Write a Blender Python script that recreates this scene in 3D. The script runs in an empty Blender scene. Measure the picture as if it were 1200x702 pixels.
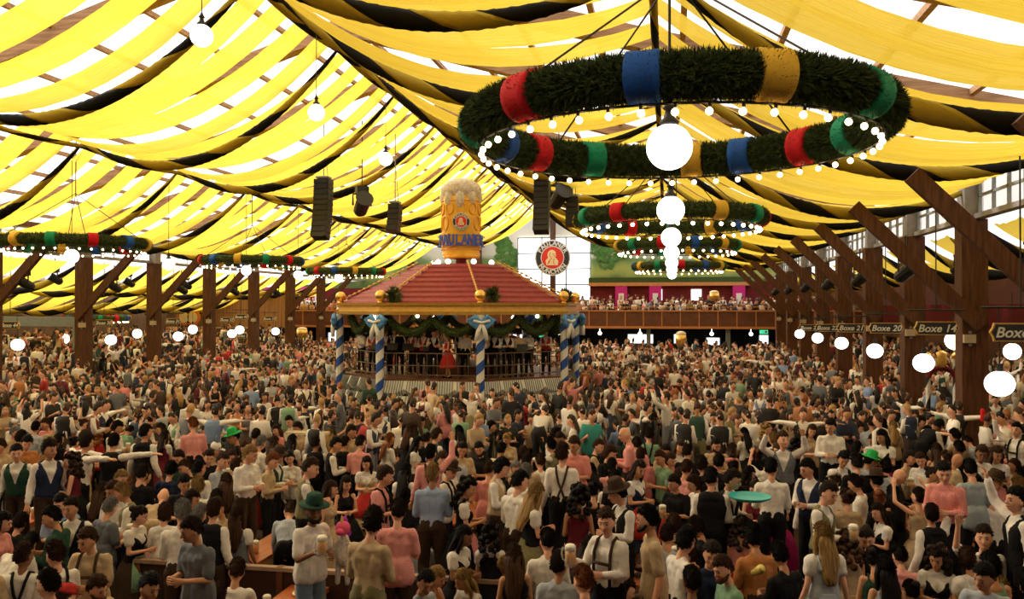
import bpy, math, random
import numpy as np
from mathutils import Vector, Matrix, Euler, noise
R = random.Random(7)
NR = np.random.RandomState(5)
PI = math.pi
SC = bpy.context.scene
COL = SC.collection
F = 995.0
CZ = 4.4                       # height of the eye above the floor
YAW = math.radians(10.37)
CY, SY = math.cos(YAW), math.sin(YAW)

def p2w(px, py, z):            # where the sight line through a pixel meets the level z
    zc = (CZ - z) * F / (py - 360.0); xc = (px - 600) / F * zc
    return (xc*CY - zc*SY, xc*SY + zc*CY)
def px2x(px, Y):               # lateral position on the cross-plane Y
    t = (px - 600) / F
    return Y * (t*CY - SY) / (CY + t*SY)
def hz(py, X, Y):              # world height for a pixel row at X, Y
    return CZ + (360 - py) / F * (Y*CY - X*SY)

# ---------------------------------------------------------------- materials
MATS = {}
def mat(name, col, rough=.7, metal=0., var=.0, scale=8., bump=0., bscale=60., emit=0., coord='Object', col2=None, stretch=None, trans=0.):
    if name in MATS: return MATS[name]
    m = bpy.data.materials.new(name); m.use_nodes = True
    nt = m.node_tree; b = nt.nodes['Principled BSDF']
    b.inputs['Base Color'].default_value = (*col, 1); b.inputs['Roughness'].default_value = rough
    b.inputs['Metallic'].default_value = metal
    if rough >= .55 and not metal: b.inputs['Specular IOR Level'].default_value = .15
    if trans: b.inputs['Transmission Weight'].default_value = trans
    if emit:
        b.inputs['Emission Color'].default_value = (*col, 1); b.inputs['Emission Strength'].default_value = emit
    if var or bump or col2:
        tc = nt.nodes.new('ShaderNodeTexCoord'); mp = nt.nodes.new('ShaderNodeMapping')
        nt.links.new(tc.outputs[coord], mp.inputs[0])
        if stretch: mp.inputs['Scale'].default_value = stretch
        n = nt.nodes.new('ShaderNodeTexNoise'); n.inputs['Scale'].default_value = scale; n.inputs['Detail'].default_value = 4
        nt.links.new(mp.outputs[0], n.inputs['Vector'])
        r = nt.nodes.new('ShaderNodeValToRGB')
        c2 = col2 or tuple(c*(1-var) for c in col)
        r.color_ramp.elements[0].color = (*c2, 1); r.color_ramp.elements[1].color = (*col, 1)
        r.color_ramp.elements[0].position = .35; r.color_ramp.elements[1].position = .65
        nt.links.new(n.outputs[0], r.inputs[0]); nt.links.new(r.outputs[0], b.inputs['Base Color'])
        if bump:
            n2 = nt.nodes.new('ShaderNodeTexNoise'); n2.inputs['Scale'].default_value = bscale
            nt.links.new(mp.outputs[0], n2.inputs['Vector'])
            bp = nt.nodes.new('ShaderNodeBump'); bp.inputs['Strength'].default_value = bump; bp.inputs['Distance'].default_value = .02
            nt.links.new(n2.outputs[0], bp.inputs['Height']); nt.links.new(bp.outputs[0], b.inputs['Normal'])
    MATS[name] = m; return m

def sheet_mat(name, col, tr, tl, df, tcol=None, weave=False):      # thin sheet: transparent + translucent + diffuse shares
    m = bpy.data.materials.new(name); m.use_nodes = True; nt = m.node_tree
    nt.nodes.remove(nt.nodes['Principled BSDF']); out = nt.nodes['Material Output']
    T = nt.nodes.new('ShaderNodeBsdfTransparent'); T.inputs[0].default_value = (*(tcol or col), 1)
    L = nt.nodes.new('ShaderNodeBsdfTranslucent'); L.inputs[0].default_value = (*col, 1)
    D = nt.nodes.new('ShaderNodeBsdfDiffuse'); D.inputs[0].default_value = (*col, 1)
    a = nt.nodes.new('ShaderNodeMixShader'); a.inputs[0].default_value = df/(df+tl)
    nt.links.new(L.outputs[0], a.inputs[1]); nt.links.new(D.outputs[0], a.inputs[2])
    b = nt.nodes.new('ShaderNodeMixShader'); b.inputs[0].default_value = tr
    nt.links.new(a.outputs[0], b.inputs[1]); nt.links.new(T.outputs[0], b.inputs[2])
    nt.links.new(b.outputs[0], out.inputs[0])
    if weave:
        tc = nt.nodes.new('ShaderNodeTexCoord'); mp = nt.nodes.new('ShaderNodeMapping'); mp.inputs['Scale'].default_value = (.25, 22, .25)
        n = nt.nodes.new('ShaderNodeTexNoise'); n.inputs['Scale'].default_value = 1.6; n.inputs['Detail'].default_value = 3
        nt.links.new(tc.outputs['Object'], mp.inputs[0]); nt.links.new(mp.outputs[0], n.inputs['Vector'])
        r = nt.nodes.new('ShaderNodeValToRGB')
        r.color_ramp.elements[0].color = (col[0]*.93, col[1]*.90, col[2]*.8, 1); r.color_ramp.elements[1].color = (*col, 1)
        r.color_ramp.elements[0].position = .35; r.color_ramp.elements[1].position = .6
        nt.links.new(n.outputs[0], r.inputs[0])
        nt.links.new(r.outputs[0], L.inputs[0]); nt.links.new(r.outputs[0], D.inputs[0])
        bp = nt.nodes.new('ShaderNodeBump'); bp.inputs['Strength'].default_value = .5; bp.inputs['Distance'].default_value = .05
        nt.links.new(n.outputs[0], bp.inputs['Height'])
        nt.links.new(bp.outputs[0], L.inputs['Normal']); nt.links.new(bp.outputs[0], D.inputs['Normal'])
    MATS[name] = m; return m

# ---------------------------------------------------------------- mesh collecting
class MB:
    def __init__(s): s.v = []; s.f = []; s.m = []; s.mi = 0
    def add(s, vs, fs):
        o = len(s.v); s.v += [tuple(v) for v in vs]
        for f in fs: s.f.append(tuple(i+o for i in f)); s.m.append(s.mi)
    def box(s, c, d, rot=None):
        hx, hy, h = d[0]/2, d[1]/2, d[2]/2
        vs = [Vector((x*hx, y*hy, z*h)) for x in (-1, 1) for y in (-1, 1) for z in (-1, 1)]
        if rot is not None: vs = [rot @ v for v in vs]
        c = Vector(c)
        s.add([v+c for v in vs], [(0,1,3,2),(4,6,7,5),(0,4,5,1),(2,3,7,6),(0,2,6,4),(1,5,7,3)]); return s
    def beam(s, a, b, w, h, up=(0,0,1)):
        a = Vector(a); b = Vector(b); d = (b-a); L = d.length; d.normalize()
        u = Vector(up); sd = d.cross(u).normalized(); u = sd.cross(d).normalized()
        M = Matrix((sd, d, u)).transposed()
        return s.box((a+b)/2, (w, L, h), M)
    def tube(s, pts, r, n=8, cap=True, closed=False):
        pts = [Vector(p) for p in pts]; N = len(pts); rs = r if hasattr(r, '__len__') else [r]*N
        vs = []; fs = []; prev = None
        for i, p in enumerate(pts):
            if closed: t = pts[(i+1) % N]-pts[i-1]
            else: t = pts[min(i+1, N-1)]-pts[max(i-1, 0)]
            if t.length < 1e-9: t = Vector((0,0,1))
            t.normalize()
            if prev is None: u = t.orthogonal().normalized()
            else:
                u = prev-t*prev.dot(t)
                u = u.normalized() if u.length > 1e-6 else t.orthogonal().normalized()
            prev = u; w = t.cross(u)
            for k in range(n):
                a = 2*PI*k/n; vs.append(p+(u*math.cos(a)+w*math.sin(a))*rs[i])
        for i in range(N if closed else N-1):
            j = (i+1) % N
            for k in range(n):
                k2 = (k+1) % n; fs.append((i*n+k, i*n+k2, j*n+k2, j*n+k))
        if cap and not closed: fs.append(tuple(range(n))[::-1]); fs.append(tuple((N-1)*n+k for k in range(n)))
        s.add(vs, fs); return s
    def lathe(s, prof, n=16, c=(0,0,0), M=None):
        vs = []; fs = []
        for (r, z) in prof:
            for k in range(n):
                a = 2*PI*k/n; v = Vector((r*math.cos(a), r*math.sin(a), z))
                vs.append((M @ v if M is not None else v)+Vector(c))
        P = len(prof)
        for i in range(P-1):
            for k in range(n):
                k2 = (k+1) % n; fs.append((i*n+k, i*n+k2, (i+1)*n+k2, (i+1)*n+k))
        fs.append(tuple(range(n))[::-1]); fs.append(tuple((P-1)*n+k for k in range(n)))
        s.add(vs, fs); return s
    def sphere(s, c, r, n=12, m=8):
        rr = r if hasattr(r, '__len__') else (r, r, r)
        vs = [(c[0], c[1], c[2]-rr[2])]; fs = []
        for i in range(1, m):
            a = PI*i/m
            for k in range(n):
                b = 2*PI*k/n
                vs.append((c[0]+rr[0]*math.sin(a)*math.cos(b), c[1]+rr[1]*math.sin(a)*math.sin(b), c[2]-rr[2]*math.cos(a)))
        vs.append((c[0], c[1], c[2]+rr[2])); T = len(vs)-1
        for k in range(n):
            k2 = (k+1) % n
            fs.append((0, 1+k2, 1+k)); fs.append((T, 1+(m-2)*n+k, 1+(m-2)*n+k2))
            for i in range(m-2): fs.append((1+i*n+k, 1+i*n+k2, 1+(i+1)*n+k2, 1+(i+1)*n+k))
        s.add(vs, fs); return s
    def caps(s, a, b, ra, rb, n=10):                                # capsule with two radii
        a = Vector(a); b = Vector(b); d = b-a; L = d.length
        d = d.normalized() if L > 1e-6 else Vector((0,0,1))
        pts = []; rs = []
        for k in range(0, 4):
            t = PI/2*k/3.; pts.append(a-d*ra*math.cos(t)); rs.append(max(ra*math.sin(t), .001))
        for k in range(3, -1, -1):
            t = PI/2*k/3.; pts.append(b+d*rb*math.cos(t)); rs.append(max(rb*math.sin(t), .001))
        return s.tube(pts, rs, n)
    def mesh(s, name, mats, smooth=False):
        me = bpy.data.meshes.new(name); me.from_pydata(s.v, [], s.f)
        for m in (mats if isinstance(mats, (list, tuple)) else [mats]): me.materials.append(m)
        if any(s.m): me.polygons.foreach_set('material_index', s.m)
        if smooth: me.polygons.foreach_set('use_smooth', [True]*len(s.f))
        me.update(); return me
    def build(s, name, mats, parent=None, smooth=False, loc=None):
        o = bpy.data.objects.new(name, s.mesh(name, mats, smooth)); COL.objects.link(o)
        if parent is not None: o.parent = parent
        if loc is not None: o.location = loc
        return o
def obj(name, me, parent=None, loc=None, rz=None):
    o = bpy.data.objects.new(name, me); COL.objects.link(o)
    if parent is not None: o.parent = parent
    if loc is not None: o.location = loc
    if rz is not None: o.rotation_euler = (0, 0, rz)
    return o
def tag(o, label, cat, group=None, kind=None):
    o['label'] = label; o['category'] = cat
    if group: o['group'] = group
    if kind: o['kind'] = kind
    return o
def thing(name, label, cat, loc=(0,0,0), rz=0, group=None):
    o = bpy.data.objects.new(name, None); COL.objects.link(o); o.location = loc; o.rotation_euler = (0,0,rz)
    o.empty_display_size = .2
    return tag(o, label, cat, group)
def struct(o): o['kind'] = 'structure'; return o
def copy_tree(o, parent=None):
    c = o.copy(); COL.objects.link(c)
    if parent is not None: c.parent = parent
    for ch in list(o.children): copy_tree(ch, c)
    return c
_txt = {}
def text_mesh(s, size, depth, m, shear=0., bold=0., align='CENTER'):
    cu = bpy.data.curves.new('lettering', 'FONT'); cu.body = s; cu.size = size; cu.extrude = depth; cu.shear = shear; cu.offset = bold
    cu.align_x = align; cu.align_y = 'CENTER'; cu.resolution_u = 3
    o = bpy.data.objects.new('lettering', cu); COL.objects.link(o)
    dg = bpy.context.evaluated_depsgraph_get(); dg.update()
    me = bpy.data.meshes.new_from_object(o.evaluated_get(dg)); me.materials.clear(); me.materials.append(m)
    bpy.data.objects.remove(o); return me
def bake(me, mods):                                                 # run modifiers on a mesh, give back a new one
    o = bpy.data.objects.new('tmp', me); COL.objects.link(o)
    for t, kw in mods:
        md = o.modifiers.new(t, t)
        for k, v in kw.items(): setattr(md, k, v)
    dg = bpy.context.evaluated_depsgraph_get(); dg.update()
    r = bpy.data.meshes.new_from_object(o.evaluated_get(dg)); bpy.data.objects.remove(o)
    return r

# ---------------------------------------------------------------- palette of materials
wood = mat('dark_oak', (.13,.055,.026), .6, var=.45, scale=3, stretch=(6,6,.6), bump=.3, bscale=30)
woodx = mat('roof_timber', (.42,.25,.14), .7, var=.4, scale=3, stretch=(.6,6,6), bump=.2)
greywood = mat('grey_timber', (.35,.33,.33), .7, var=.3, scale=3)
steel = mat('grey_steel', (.25,.29,.30), .5, var=.15)
black = mat('black_plastic', (.012,.012,.013), .5)
blackcloth = mat('black_cloth', (.010,.009,.008), .9)
goldcloth = sheet_mat('gold_cloth', (.55,.40,.06), .02, .35, .6)
gold = mat('gold_paint', (.78,.47,.10), .35, metal=.3, var=.2)
goldm = mat('gold_metal', (.85,.55,.15), .28, metal=.9)
brass = mat('brass', (.8,.55,.2), .25, metal=1.)
brown = mat('brown_panel', (.17,.055,.022), .5, var=.3, scale=2)
orange = mat('orange_wood', (.62,.25,.08), .5, var=.2)
maroon = mat('maroon_wall', (.16,.018,.02), .7, var=.2)
cream = mat('cream_plaster', (.50,.40,.27), .8, var=.1)
white = mat('white_paint', (.8,.8,.78), .6, var=.05)
bluep = mat('blue_paint', (.02,.09,.42), .4, var=.05)
blueb = mat('sky_blue_cloth', (.12,.33,.72), .7, var=.1)
tabletop = mat('varnished_table', (.50,.13,.03), .35, var=.35, scale=4, stretch=(5,.6,5))
benchm = mat('bench_wood', (.34,.10,.03), .45, var=.3, scale=4)
floorm = mat('floor_boards', (.09,.045,.025), .7, var=.5, scale=2, stretch=(6,.4,1))
glassm = sheet_mat('mug_glass', (.85,.88,.86), .80, .5, .5, tcol=(1,1,1))
beer = mat('amber_beer', (.70,.30,.03), .15)
foam = mat('beer_foam', (.86,.80,.66), .9, var=.1, scale=40, bump=.4)
membrane = sheet_mat('roof_membrane', (.93,.93,.92), .55, .85, .15, tcol=(1,1,1))
yellow = sheet_mat('yellow_fabric', (.94,.685,.075), .05, .58, .37, tcol=(.9,.75,.3), weave=True)
globem = mat('globe_glass', (1,.93,.80), .3, emit=3.0)
bulbm = mat('warm_bulb', (1,.68,.36), .3, emit=9.)
smallm = mat('lamp_glow', (1,.88,.7), .3, emit=5.)
red = mat('red_cloth', (.62,.012,.02), .7, var=.15); green = mat('green_cloth', (.01,.27,.14), .7, var=.15)
blue = mat('blue_cloth', (.02,.10,.42), .7, var=.15); yel = mat('yellow_cloth', (.75,.46,.05), .7, var=.15)
BAND = {'G': ('green', green), 'R': ('red', red), 'B': ('blue', blue), 'Y': ('yellow', yel)}
needle = mat('fir_green', (.075,.105,.032), .8, var=.6, scale=18, col2=(.020,.034,.012))
needle2 = mat('fir_green_light', (.05,.085,.025), .8)

# ---------------------------------------------------------------- people: body, clothes and hair pieces, one set per pose
skinm = [mat('skin_%s' % n, c, .55, var=.12, scale=6) for n, c in (('fair', (.76,.40,.26)), ('tan', (.60,.30,.17)), ('brown', (.30,.14,.075)))]
eyem = mat('eye_dark', (.02,.012,.01), .3); lipm = mat('lip', (.45,.12,.09), .5)
PAL = {'w': ('white', (.80,.75,.69)), 'k': ('black', (.009,.008,.009)), 'n': ('navy', (.018,.026,.065)), 'b': ('blue', (.20,.29,.50)), 'l': ('pale blue-grey', (.40,.44,.50)),
 'g': ('green', (.22,.38,.24)), 'G': ('grey', (.15,.16,.18)), 'p': ('pink', (.66,.24,.24)), 'r': ('red', (.48,.035,.03)), 't': ('cream', (.52,.38,.23)), 'o': ('orange-brown', (.48,.19,.06)),
 'e': ('dark green', (.02,.06,.04)), 'm': ('maroon', (.12,.012,.022)), 'y': ('yellow', (.60,.36,.05)), 'c': ('olive', (.20,.18,.09)), 'd': ('dark brown', (.05,.028,.016)), 'j': ('blue denim', (.17,.24,.32)), 'v': ('magenta', (.30,.01,.09)), 'q': ('teal', (.03,.30,.28))}
HAIR = {'k': ('black', (.010,.007,.006)), 'd': ('dark brown', (.028,.014,.008)), 'b': ('brown', (.065,.028,.013)), 'y': ('blond', (.42,.25,.09)), 'g': ('grey', (.30,.28,.26)), 'r': ('ginger', (.28,.09,.025)), '0': ('bald', (.1,.06,.04))}
_cm = {}
def cloth(c):
    if c not in _cm:
        _cm[c] = mat('cloth_'+PAL[c][0].replace(' ', '_').replace('-', '_'), PAL[c][1], .85, var=.22, scale=9, bump=.9, bscale=8)
    return _cm[c]
def check_mat(n, c1, c2, sc):
    m = bpy.data.materials.new(n); m.use_nodes = True; nt = m.node_tree; b = nt.nodes['Principled BSDF']; b.inputs['Roughness'].default_value = .85
    tc = nt.nodes.new('ShaderNodeTexCoord'); ch = nt.nodes.new('ShaderNodeTexChecker'); ch.inputs['Scale'].default_value = sc
    ch.inputs[1].default_value = (*c1, 1); ch.inputs[2].default_value = (*c2, 1)
    nt.links.new(tc.outputs['Object'], ch.inputs[0]); nt.links.new(ch.outputs[0], b.inputs['Base Color']); return m
chk = {'r': check_mat('red_check', (.60,.06,.05), (.66,.38,.33), 95), 'p': check_mat('pink_check', (.66,.20,.20), (.72,.36,.33), 95), 'b': check_mat('blue_check', (.20,.28,.48), (.34,.40,.54), 95), 'G': check_mat('grey_check', (.22,.27,.30), (.36,.42,.42), 95)}
_hm = {}
def hairm(c):
    if c not in _hm: _hm[c] = mat('hair_'+HAIR[c][0].replace(' ', '_'), HAIR[c][1], .55, var=.5, scale=14, stretch=(3,3,.5), bump=.6, bscale=30)
    return _hm[c]

def V(*a): return Vector(a)
def skel(sex, pose):
    f = sex == 'f'; s = .93 if f else 1.; J = {}
    lean = {'L': 48, 'S': 10, 'A': 6}.get(pose, 3); hipz = .52 if pose == 'S' else .94
    T = Matrix.Translation((0, 0, hipz)) @ Matrix.Rotation(math.radians(lean), 4, 'X')
    if pose == 'L': T = Matrix.Translation((0, .12, 0)) @ T
    def C(x, y, z): return (T @ V(x, y, z-.94).to_4d()).to_3d()
    J['T'] = T; J['C'] = C
    w = .142 if f else .168
    arms = {'D': ((-.06,.02,-.28), (-.07,-.09,-.24)), 'H': ((-.05,-.05,-.27), (.12,-.21,.04)), 'M': ((-.08,-.10,-.25), (.05,-.22,.12)),
            'R': ((-.16,-.12,.18), (-.0,-.06,.25)), 'U': ((-.17,-.14,.15), (.06,-.10,.23)), 'A': ((-.27,-.04,.05), (-.25,-.06,.02)),
            'L': ((-.05,-.16,-.22), (.03,-.20,-.14)), 'S': ((-.05,-.14,-.23), (.06,-.24,.0))}
    for sd in (-1, 1):
        a = arms[pose]
        if pose in 'MR' and sd == 1: a = arms['H' if pose == 'M' else 'D']
        S = C(sd*w, .01, 1.42); flip = V(-sd, 1, 1)
        def rot(v): return T.to_3x3() @ V(v[0]*-sd, v[1], v[2])
        E = S+rot(a[0]); W = E+rot(a[1])*(.26/V(*a[1]).length)
        if pose == 'L': E = S+V(-sd*-.04, -.06, -.27); W = E+V(0, -.12, -.22)
        J['S%d' % sd] = S; J['E%d' % sd] = E; J['W%d' % sd] = W
        if pose == 'S': J['K%d' % sd] = V(sd*.13, -.42, .50); J['A%d' % sd] = V(sd*.13, -.40, .09); J['P%d' % sd] = V(sd*.09, 0, .54)
        else: J['K%d' % sd] = V(sd*.11, -.03, .50); J['A%d' % sd] = V(sd*.12, .02+(.04*sd), .085); J['P%d' % sd] = V(sd*.09, (.12 if pose == 'L' else 0), .92)
    hp = {'L': 18, 'H': 14, 'S': 12, 'U': -8, 'R': -6}.get(pose, 4)
    J['HM'] = T @ Matrix.Translation((0, -.01, 1.505-.94)) @ Matrix.Rotation(math.radians(hp-(20 if pose == 'L' else 0)), 4, 'X') @ Matrix.Scale(1.05, 4)
    J['w'] = w; J['s'] = s; J['f'] = f
    return J
def arm(b, J, sd, e, lo=1., upper=True):
    S, E, W = J['S%d' % sd], J['E%d' % sd], J['W%d' % sd]; k = .88 if J['f'] else 1.
    if upper: b.caps(S, E, .050*k+e, .039*k+e)
    else: b.caps(S, S.lerp(E, lo), .052*k+e, .046*k+e)
    if upper and lo > 0: b.caps(E, E.lerp(W, lo), .039*k+e, (.039-.012*lo)*k+e)
def hand(b, J, sd, pose):
    E, W = J['E%d' % sd], J['W%d' % sd]; d = (W-E).normalized(); k = .9 if J['f'] else 1.
    side = d.cross(V(0, 0, 1)); side = side.normalized() if side.length > .2 else V(1, 0, 0)
    nrm = side.cross(d).normalized()
    if abs(d.z) < .6 and pose not in 'A': side, nrm = nrm, side*-sd
    curl = .9 if pose in 'MHS' else .35
    P = W+d*.09*k
    b2 = MB()
    for i in (-1, 0, 1): b.caps(W+side*.014*i, P+side*.026*i, .021*k, .017*k, 8)
    for i, (o, L) in enumerate(((-.034, .066), (-.012, .078), (.012, .073), (.034, .056))):
        p0 = P+side*o*k-d*.012; p1 = p0+(d*math.cos(curl*.5)+nrm*math.sin(curl*.5)*-1)*L*.5*k; p2 = p1+(d*math.cos(curl*1.3)+nrm*math.sin(curl*1.3)*-1)*L*.5*k
        b2.tube([p0, p1, p2], [.0095*k, .0085*k, .007*k], 6)
    t0 = W+d*.025+side*.022*-1; t1 = t0+(side*-.7+d*.7)*.035; t2 = t1+(side*-.3+d*.9)*.028
    b2.tube([t0, t1, t2], [.012*k, .0105*k, .008*k], 6)
    return b2
def torso(b, J, e, top=1.42, bot=.96, hips=True, sh=True):
    C = J['C']; f = J['f']; w = J['w']
    for x in (-1, 0, 1):
        b.caps(C(x*.062, 0, max(bot, 1.02)), C(x*(.045 if f else .056), -.01, 1.16), .094+e, .080+e); b.caps(C(x*(.045 if f else .056), -.01, 1.16), C(x*(.07 if f else .088), -.005, 1.33), .080+e, (.082 if f else .092)+e)
    if sh: b.caps(C(-w*.9, .01, 1.415), C(w*.9, .01, 1.415), .050+e, .050+e); b.caps(C(-.05, .01, 1.425), C(.05, .01, 1.425), .062+e, .062+e)
    if f:
        for x in (-1, 1): b.sphere(C(x*.06, -.075, 1.28), .055+e, 10, 8)
    if hips and not (J['K1'].z == .50 and J['K1'].y < -.3): b.caps(J['P-1'], J['P1'], .098+e, .098+e)
    elif hips: b.caps(J['P-1'], J['P1'], .12+e, .12+e)
def legs(b, J, e, lo=1.):
    for sd in (-1, 1):
        P, K, A = J['P%d' % sd], J['K%d' % sd], J['A%d' % sd]
        b.caps(P, K, .083+e, .058+e)
        b.caps(K, K.lerp(A, lo), .058+e, (.058-.018*lo)+e)
HR = (.075, .095, .120)
HC = V(0, -.012, .155)
_pc = {}
def remesh(b, vox, dec=None, smooth=True, name='m', mats=None):
    me = b.mesh('tmp', mats or [skinm[0]])
    mods = [('REMESH', dict(mode='VOXEL', voxel_size=vox)), ('SMOOTH', dict(factor=.5, iterations=3))]
    if dec: mods.append(('DECIMATE', dict(ratio=dec)))
    me2 = bake(me, mods); me2.name = name
    me2.polygons.foreach_set('use_smooth', [True]*len(me2.polygons)); return me2
def join_mesh(me, b2, name, mats):                                  # add loose tubes to a remeshed surface
    b = MB(); b.v = [tuple(v.co) for v in me.vertices]; b.f = [tuple(p.vertices) for p in me.polygons]; b.m = [0]*len(b.f)
    for mi, bb in b2:
        b.mi = mi; b.add(bb.v, bb.f)
    return b.mesh(name, mats, True)
def body_mesh(sex, pose, yaw):
    key = ('body', sex, pose, yaw)
    if key in _pc: return _pc[key]
    J = skel(sex, pose); b = MB(); torso(b, J, -.012); legs(b, J, -.012); C = J['C']
    b.caps(C(0, .015, 1.42), C(0, .0, 1.53), .058, .05)
    M = J['HM'] @ Matrix.Rotation(math.radians(yaw), 4, 'Z')
    hb = MB(); hb.sphere(HC, HR, 18, 14); hb.sphere((0, -.035, .085), (.052, .058, .055), 10, 8); hb.caps(V(0, -.085, .075), V(0, -.08, .08), .024, .024)
    hb.caps(V(0, -.104, .165), V(0, -.122, .125), .009, .016); hb.caps(V(-.02, -.098, .19), V(.02, -.098, .19), .014, .014)
    for sd in (-1, 1): hb.sphere((sd*.078, .0, .14), (.012, .022, .033), 8, 6); hb.sphere((sd*.038, -.075, .125), (.024, .022, .024), 8, 6)
    b.add([(M @ Vector(v).to_4d()).to_3d() for v in hb.v], hb.f)
    hs = []
    for sd in (-1, 1):
        arm(b, J, sd, 0); hs.append((0, hand(b, J, sd, pose)))
        A = J['A%d' % sd]; b.caps(A, A+V(sd*.02, -.14, -.045), .042, .036)
    me = remesh(b, .0135, .34)
    fb = MB(); lb = MB()
    for sd in (-1, 1):
        fb.sphere((sd*.031, -.094, .158), (.014, .010, .008), 8, 6); fb.tube([(sd*.015, -.107, .181), (sd*.033, -.106, .186), (sd*.05, -.095, .18)], .0045, 5)
    lb.tube([(-.026, -.098, .096), (0, -.110, .093), (.026, -.098, .096)], [.003, .008, .003], 6)
    for q in (fb, lb): q.v = [tuple((M @ Vector(v).to_4d()).to_3d()) for v in q.v]
    _pc[key] = (join_mesh(me, hs+[(1, fb), (2, lb)], 'body_%s' % pose, [skinm[0], eyem, lipm]), M)
    return _pc[key]
def piece(kind, sex, pose):
    key = (kind, sex, pose)
    if key in _pc: return _pc[key]
    J = skel(sex, pose); b = MB(); C = J['C']; me = None; f = J['f']
    if kind in ('shirt', 'tshirt', 'puff', 'top'):
        torso(b, J, .012 if kind != 'top' else .008, sh=kind != 'top', hips=kind == 'tshirt')
        if kind == 'tshirt' and pose != 'S':
            for x in (-1, 1): b.caps(V(x*.078, J['P1'].y, .93), V(x*.062, J['P1'].y, 1.08), .136, .122)
        for sd in (-1, 1):
            if kind == 'shirt': arm(b, J, sd, .014, .88)
            elif kind == 'tshirt': arm(b, J, sd, .018, .8, False)
            elif kind == 'puff':
                S, E = J['S%d' % sd], J['E%d' % sd]; b.caps(S.lerp(E, .05), S.lerp(E, .42), .078, .07)
            else: b.caps(C(sd*.07, -.06, 1.36), C(sd*.08, .01, 1.475), .028, .02); b.caps(C(sd*.08, .01, 1.475), C(sd*.08, .06, 1.36), .02, .028)
        if kind in ('shirt',): b.caps(C(-.03, .0, 1.46), C(.03, .0, 1.475), .058, .05)
        me = remesh(b, .016, .4, name=kind)
    elif kind in ('vest', 'bodice'):
        torso(b, J, .030 if kind == 'vest' else .022, hips=False, sh=False, bot=.98)
        if kind == 'vest': b.caps(C(-.115, .012, 1.405), C(.115, .012, 1.405), .086, .086); b.caps(C(-.06, .02, 1.43), C(.06, .02, 1.43), .088, .088)
        else:
            for sd in (-1, 1): b.tube([C(sd*.085, -.125, 1.33), C(sd*.095, -.03, 1.50), C(sd*.085, .07, 1.46), C(sd*.07, .125, 1.32)], .016, 6)
        m0 = remesh(b, .013, None)
        Ti = J['T'].inverted(); bb = MB(); bb.v = [tuple(v.co) for v in m0.vertices]
        out = []
        for v in m0.vertices:                                       # V neck: sink the opening under the shirt
            c = (Ti @ v.co.to_4d()).to_3d(); z = c.z+.94; lim = (z-1.14)*.34 if kind == 'vest' else (z-1.22)*.8
            u = max(0., min(1., (lim-abs(c.x))/.022)) if (c.y < -.0 and z > 1.14) else 0.
            u = u*u*(3-2*u)
            if u > 0: c.y += .05*u; c.z -= .03*u if z > 1.38 else 0
            out.append(tuple((J['T'] @ c.to_4d()).to_3d()))
        bb.v = out; bb.f = [tuple(p.vertices) for p in m0.polygons]; bb.m = [0]*len(bb.f); me = bake(bb.mesh(kind, [cloth('k')], True), [('DECIMATE', dict(ratio=.5))])
        me.polygons.foreach_set('use_smooth', [True]*len(me.polygons))
    elif kind == 'braces':
        e = .132
        for sd in (-1, 1):
            b.tube([C(sd*.09, -e, 1.03), C(sd*.10, -e-.005, 1.2), C(sd*.10, -.118, 1.36), C(sd*.095, -.05, 1.475), C(sd*.085, .03, 1.50), C(sd*.07, .10, 1.42), C(sd*.035, .127, 1.28), C(sd*-.03, .130, 1.12), C(sd*-.07, .128, 1.02)], .017, 6)
        b.tube([C(-.095, -e-.012, 1.26), C(.095, -e-.012, 1.26)], .018, 6)
        me = b.mesh(kind, [cloth('d')], True)
    elif kind == 'trousers':
        b.caps(J['P-1']+V(0, 0, .03), J['P1']+V(0, 0, .03), .106, .106); legs(b, J, .016, .95)
        if pose != 'S':
            for x in (-1, 1): b.caps(V(x*.058, J['P1'].y, .97), V(x*.058, J['P1'].y, 1.03), .114, .110)
        me = remesh(b, .018, .4, name=kind)
    elif kind in ('skirt', 'apron'):
        if pose == 'S':
            if kind == 'skirt':
                for x in (-1, 0, 1): b.caps(V(x*.08, 0, .56), V(x*.14, -.42, .50), .13, .11); b.caps(V(x*.14, -.42, .50), V(x*.15, -.44, .25), .10, .12)
            else:
                for x in (-1, 0, 1): b.caps(V(x*.05, -.1, .60), V(x*.10, -.42, .54), .11, .10); b.caps(V(x*.10, -.44, .52), V(x*.10, -.47, .28), .10, .10)
            me = remesh(b, .02, .4, name=kind)
        else:
            y0 = J['P1'].y; n = 56; vs = []; fs = []; rows = [(1.08, .118), (1.02, .135), (.95, .19), (.8, .25), (.62, .30), (.42, .345)]
            e = .0 if kind == 'skirt' else .022
            ks = range(n) if kind == 'skirt' else range(-9, 10)
            for i, (z, r) in enumerate(rows[:(None if kind == 'skirt' else -1)]):
                for k in ks:
                    a = 2*PI*k/n-PI/2; rr_ = r+e+(.016*i/5*math.cos(k*PI*.9) if kind == 'skirt' else .006*math.cos(k*1.3)*i/4)
                    vs.append((rr_*1.12*math.cos(a), y0+rr_*math.sin(a), z))
            m = len(ks); L = len(vs)//m
            for i in range(L-1):
                for k in range(m if kind == 'skirt' else m-1): k2 = (k+1) % m; fs.append((i*m+k, (i+1)*m+k, (i+1)*m+k2, i*m+k2))
            b.add(vs, fs)
            if kind == 'skirt': b.add(vs[:m], [tuple(range(m))])
            me = bake(b.mesh('t', [cloth('k')], True), [('SOLIDIFY', dict(thickness=.012))]) if kind == 'apron' else b.mesh(kind, [cloth('k')], True)
    elif kind == 'shoes':
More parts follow.
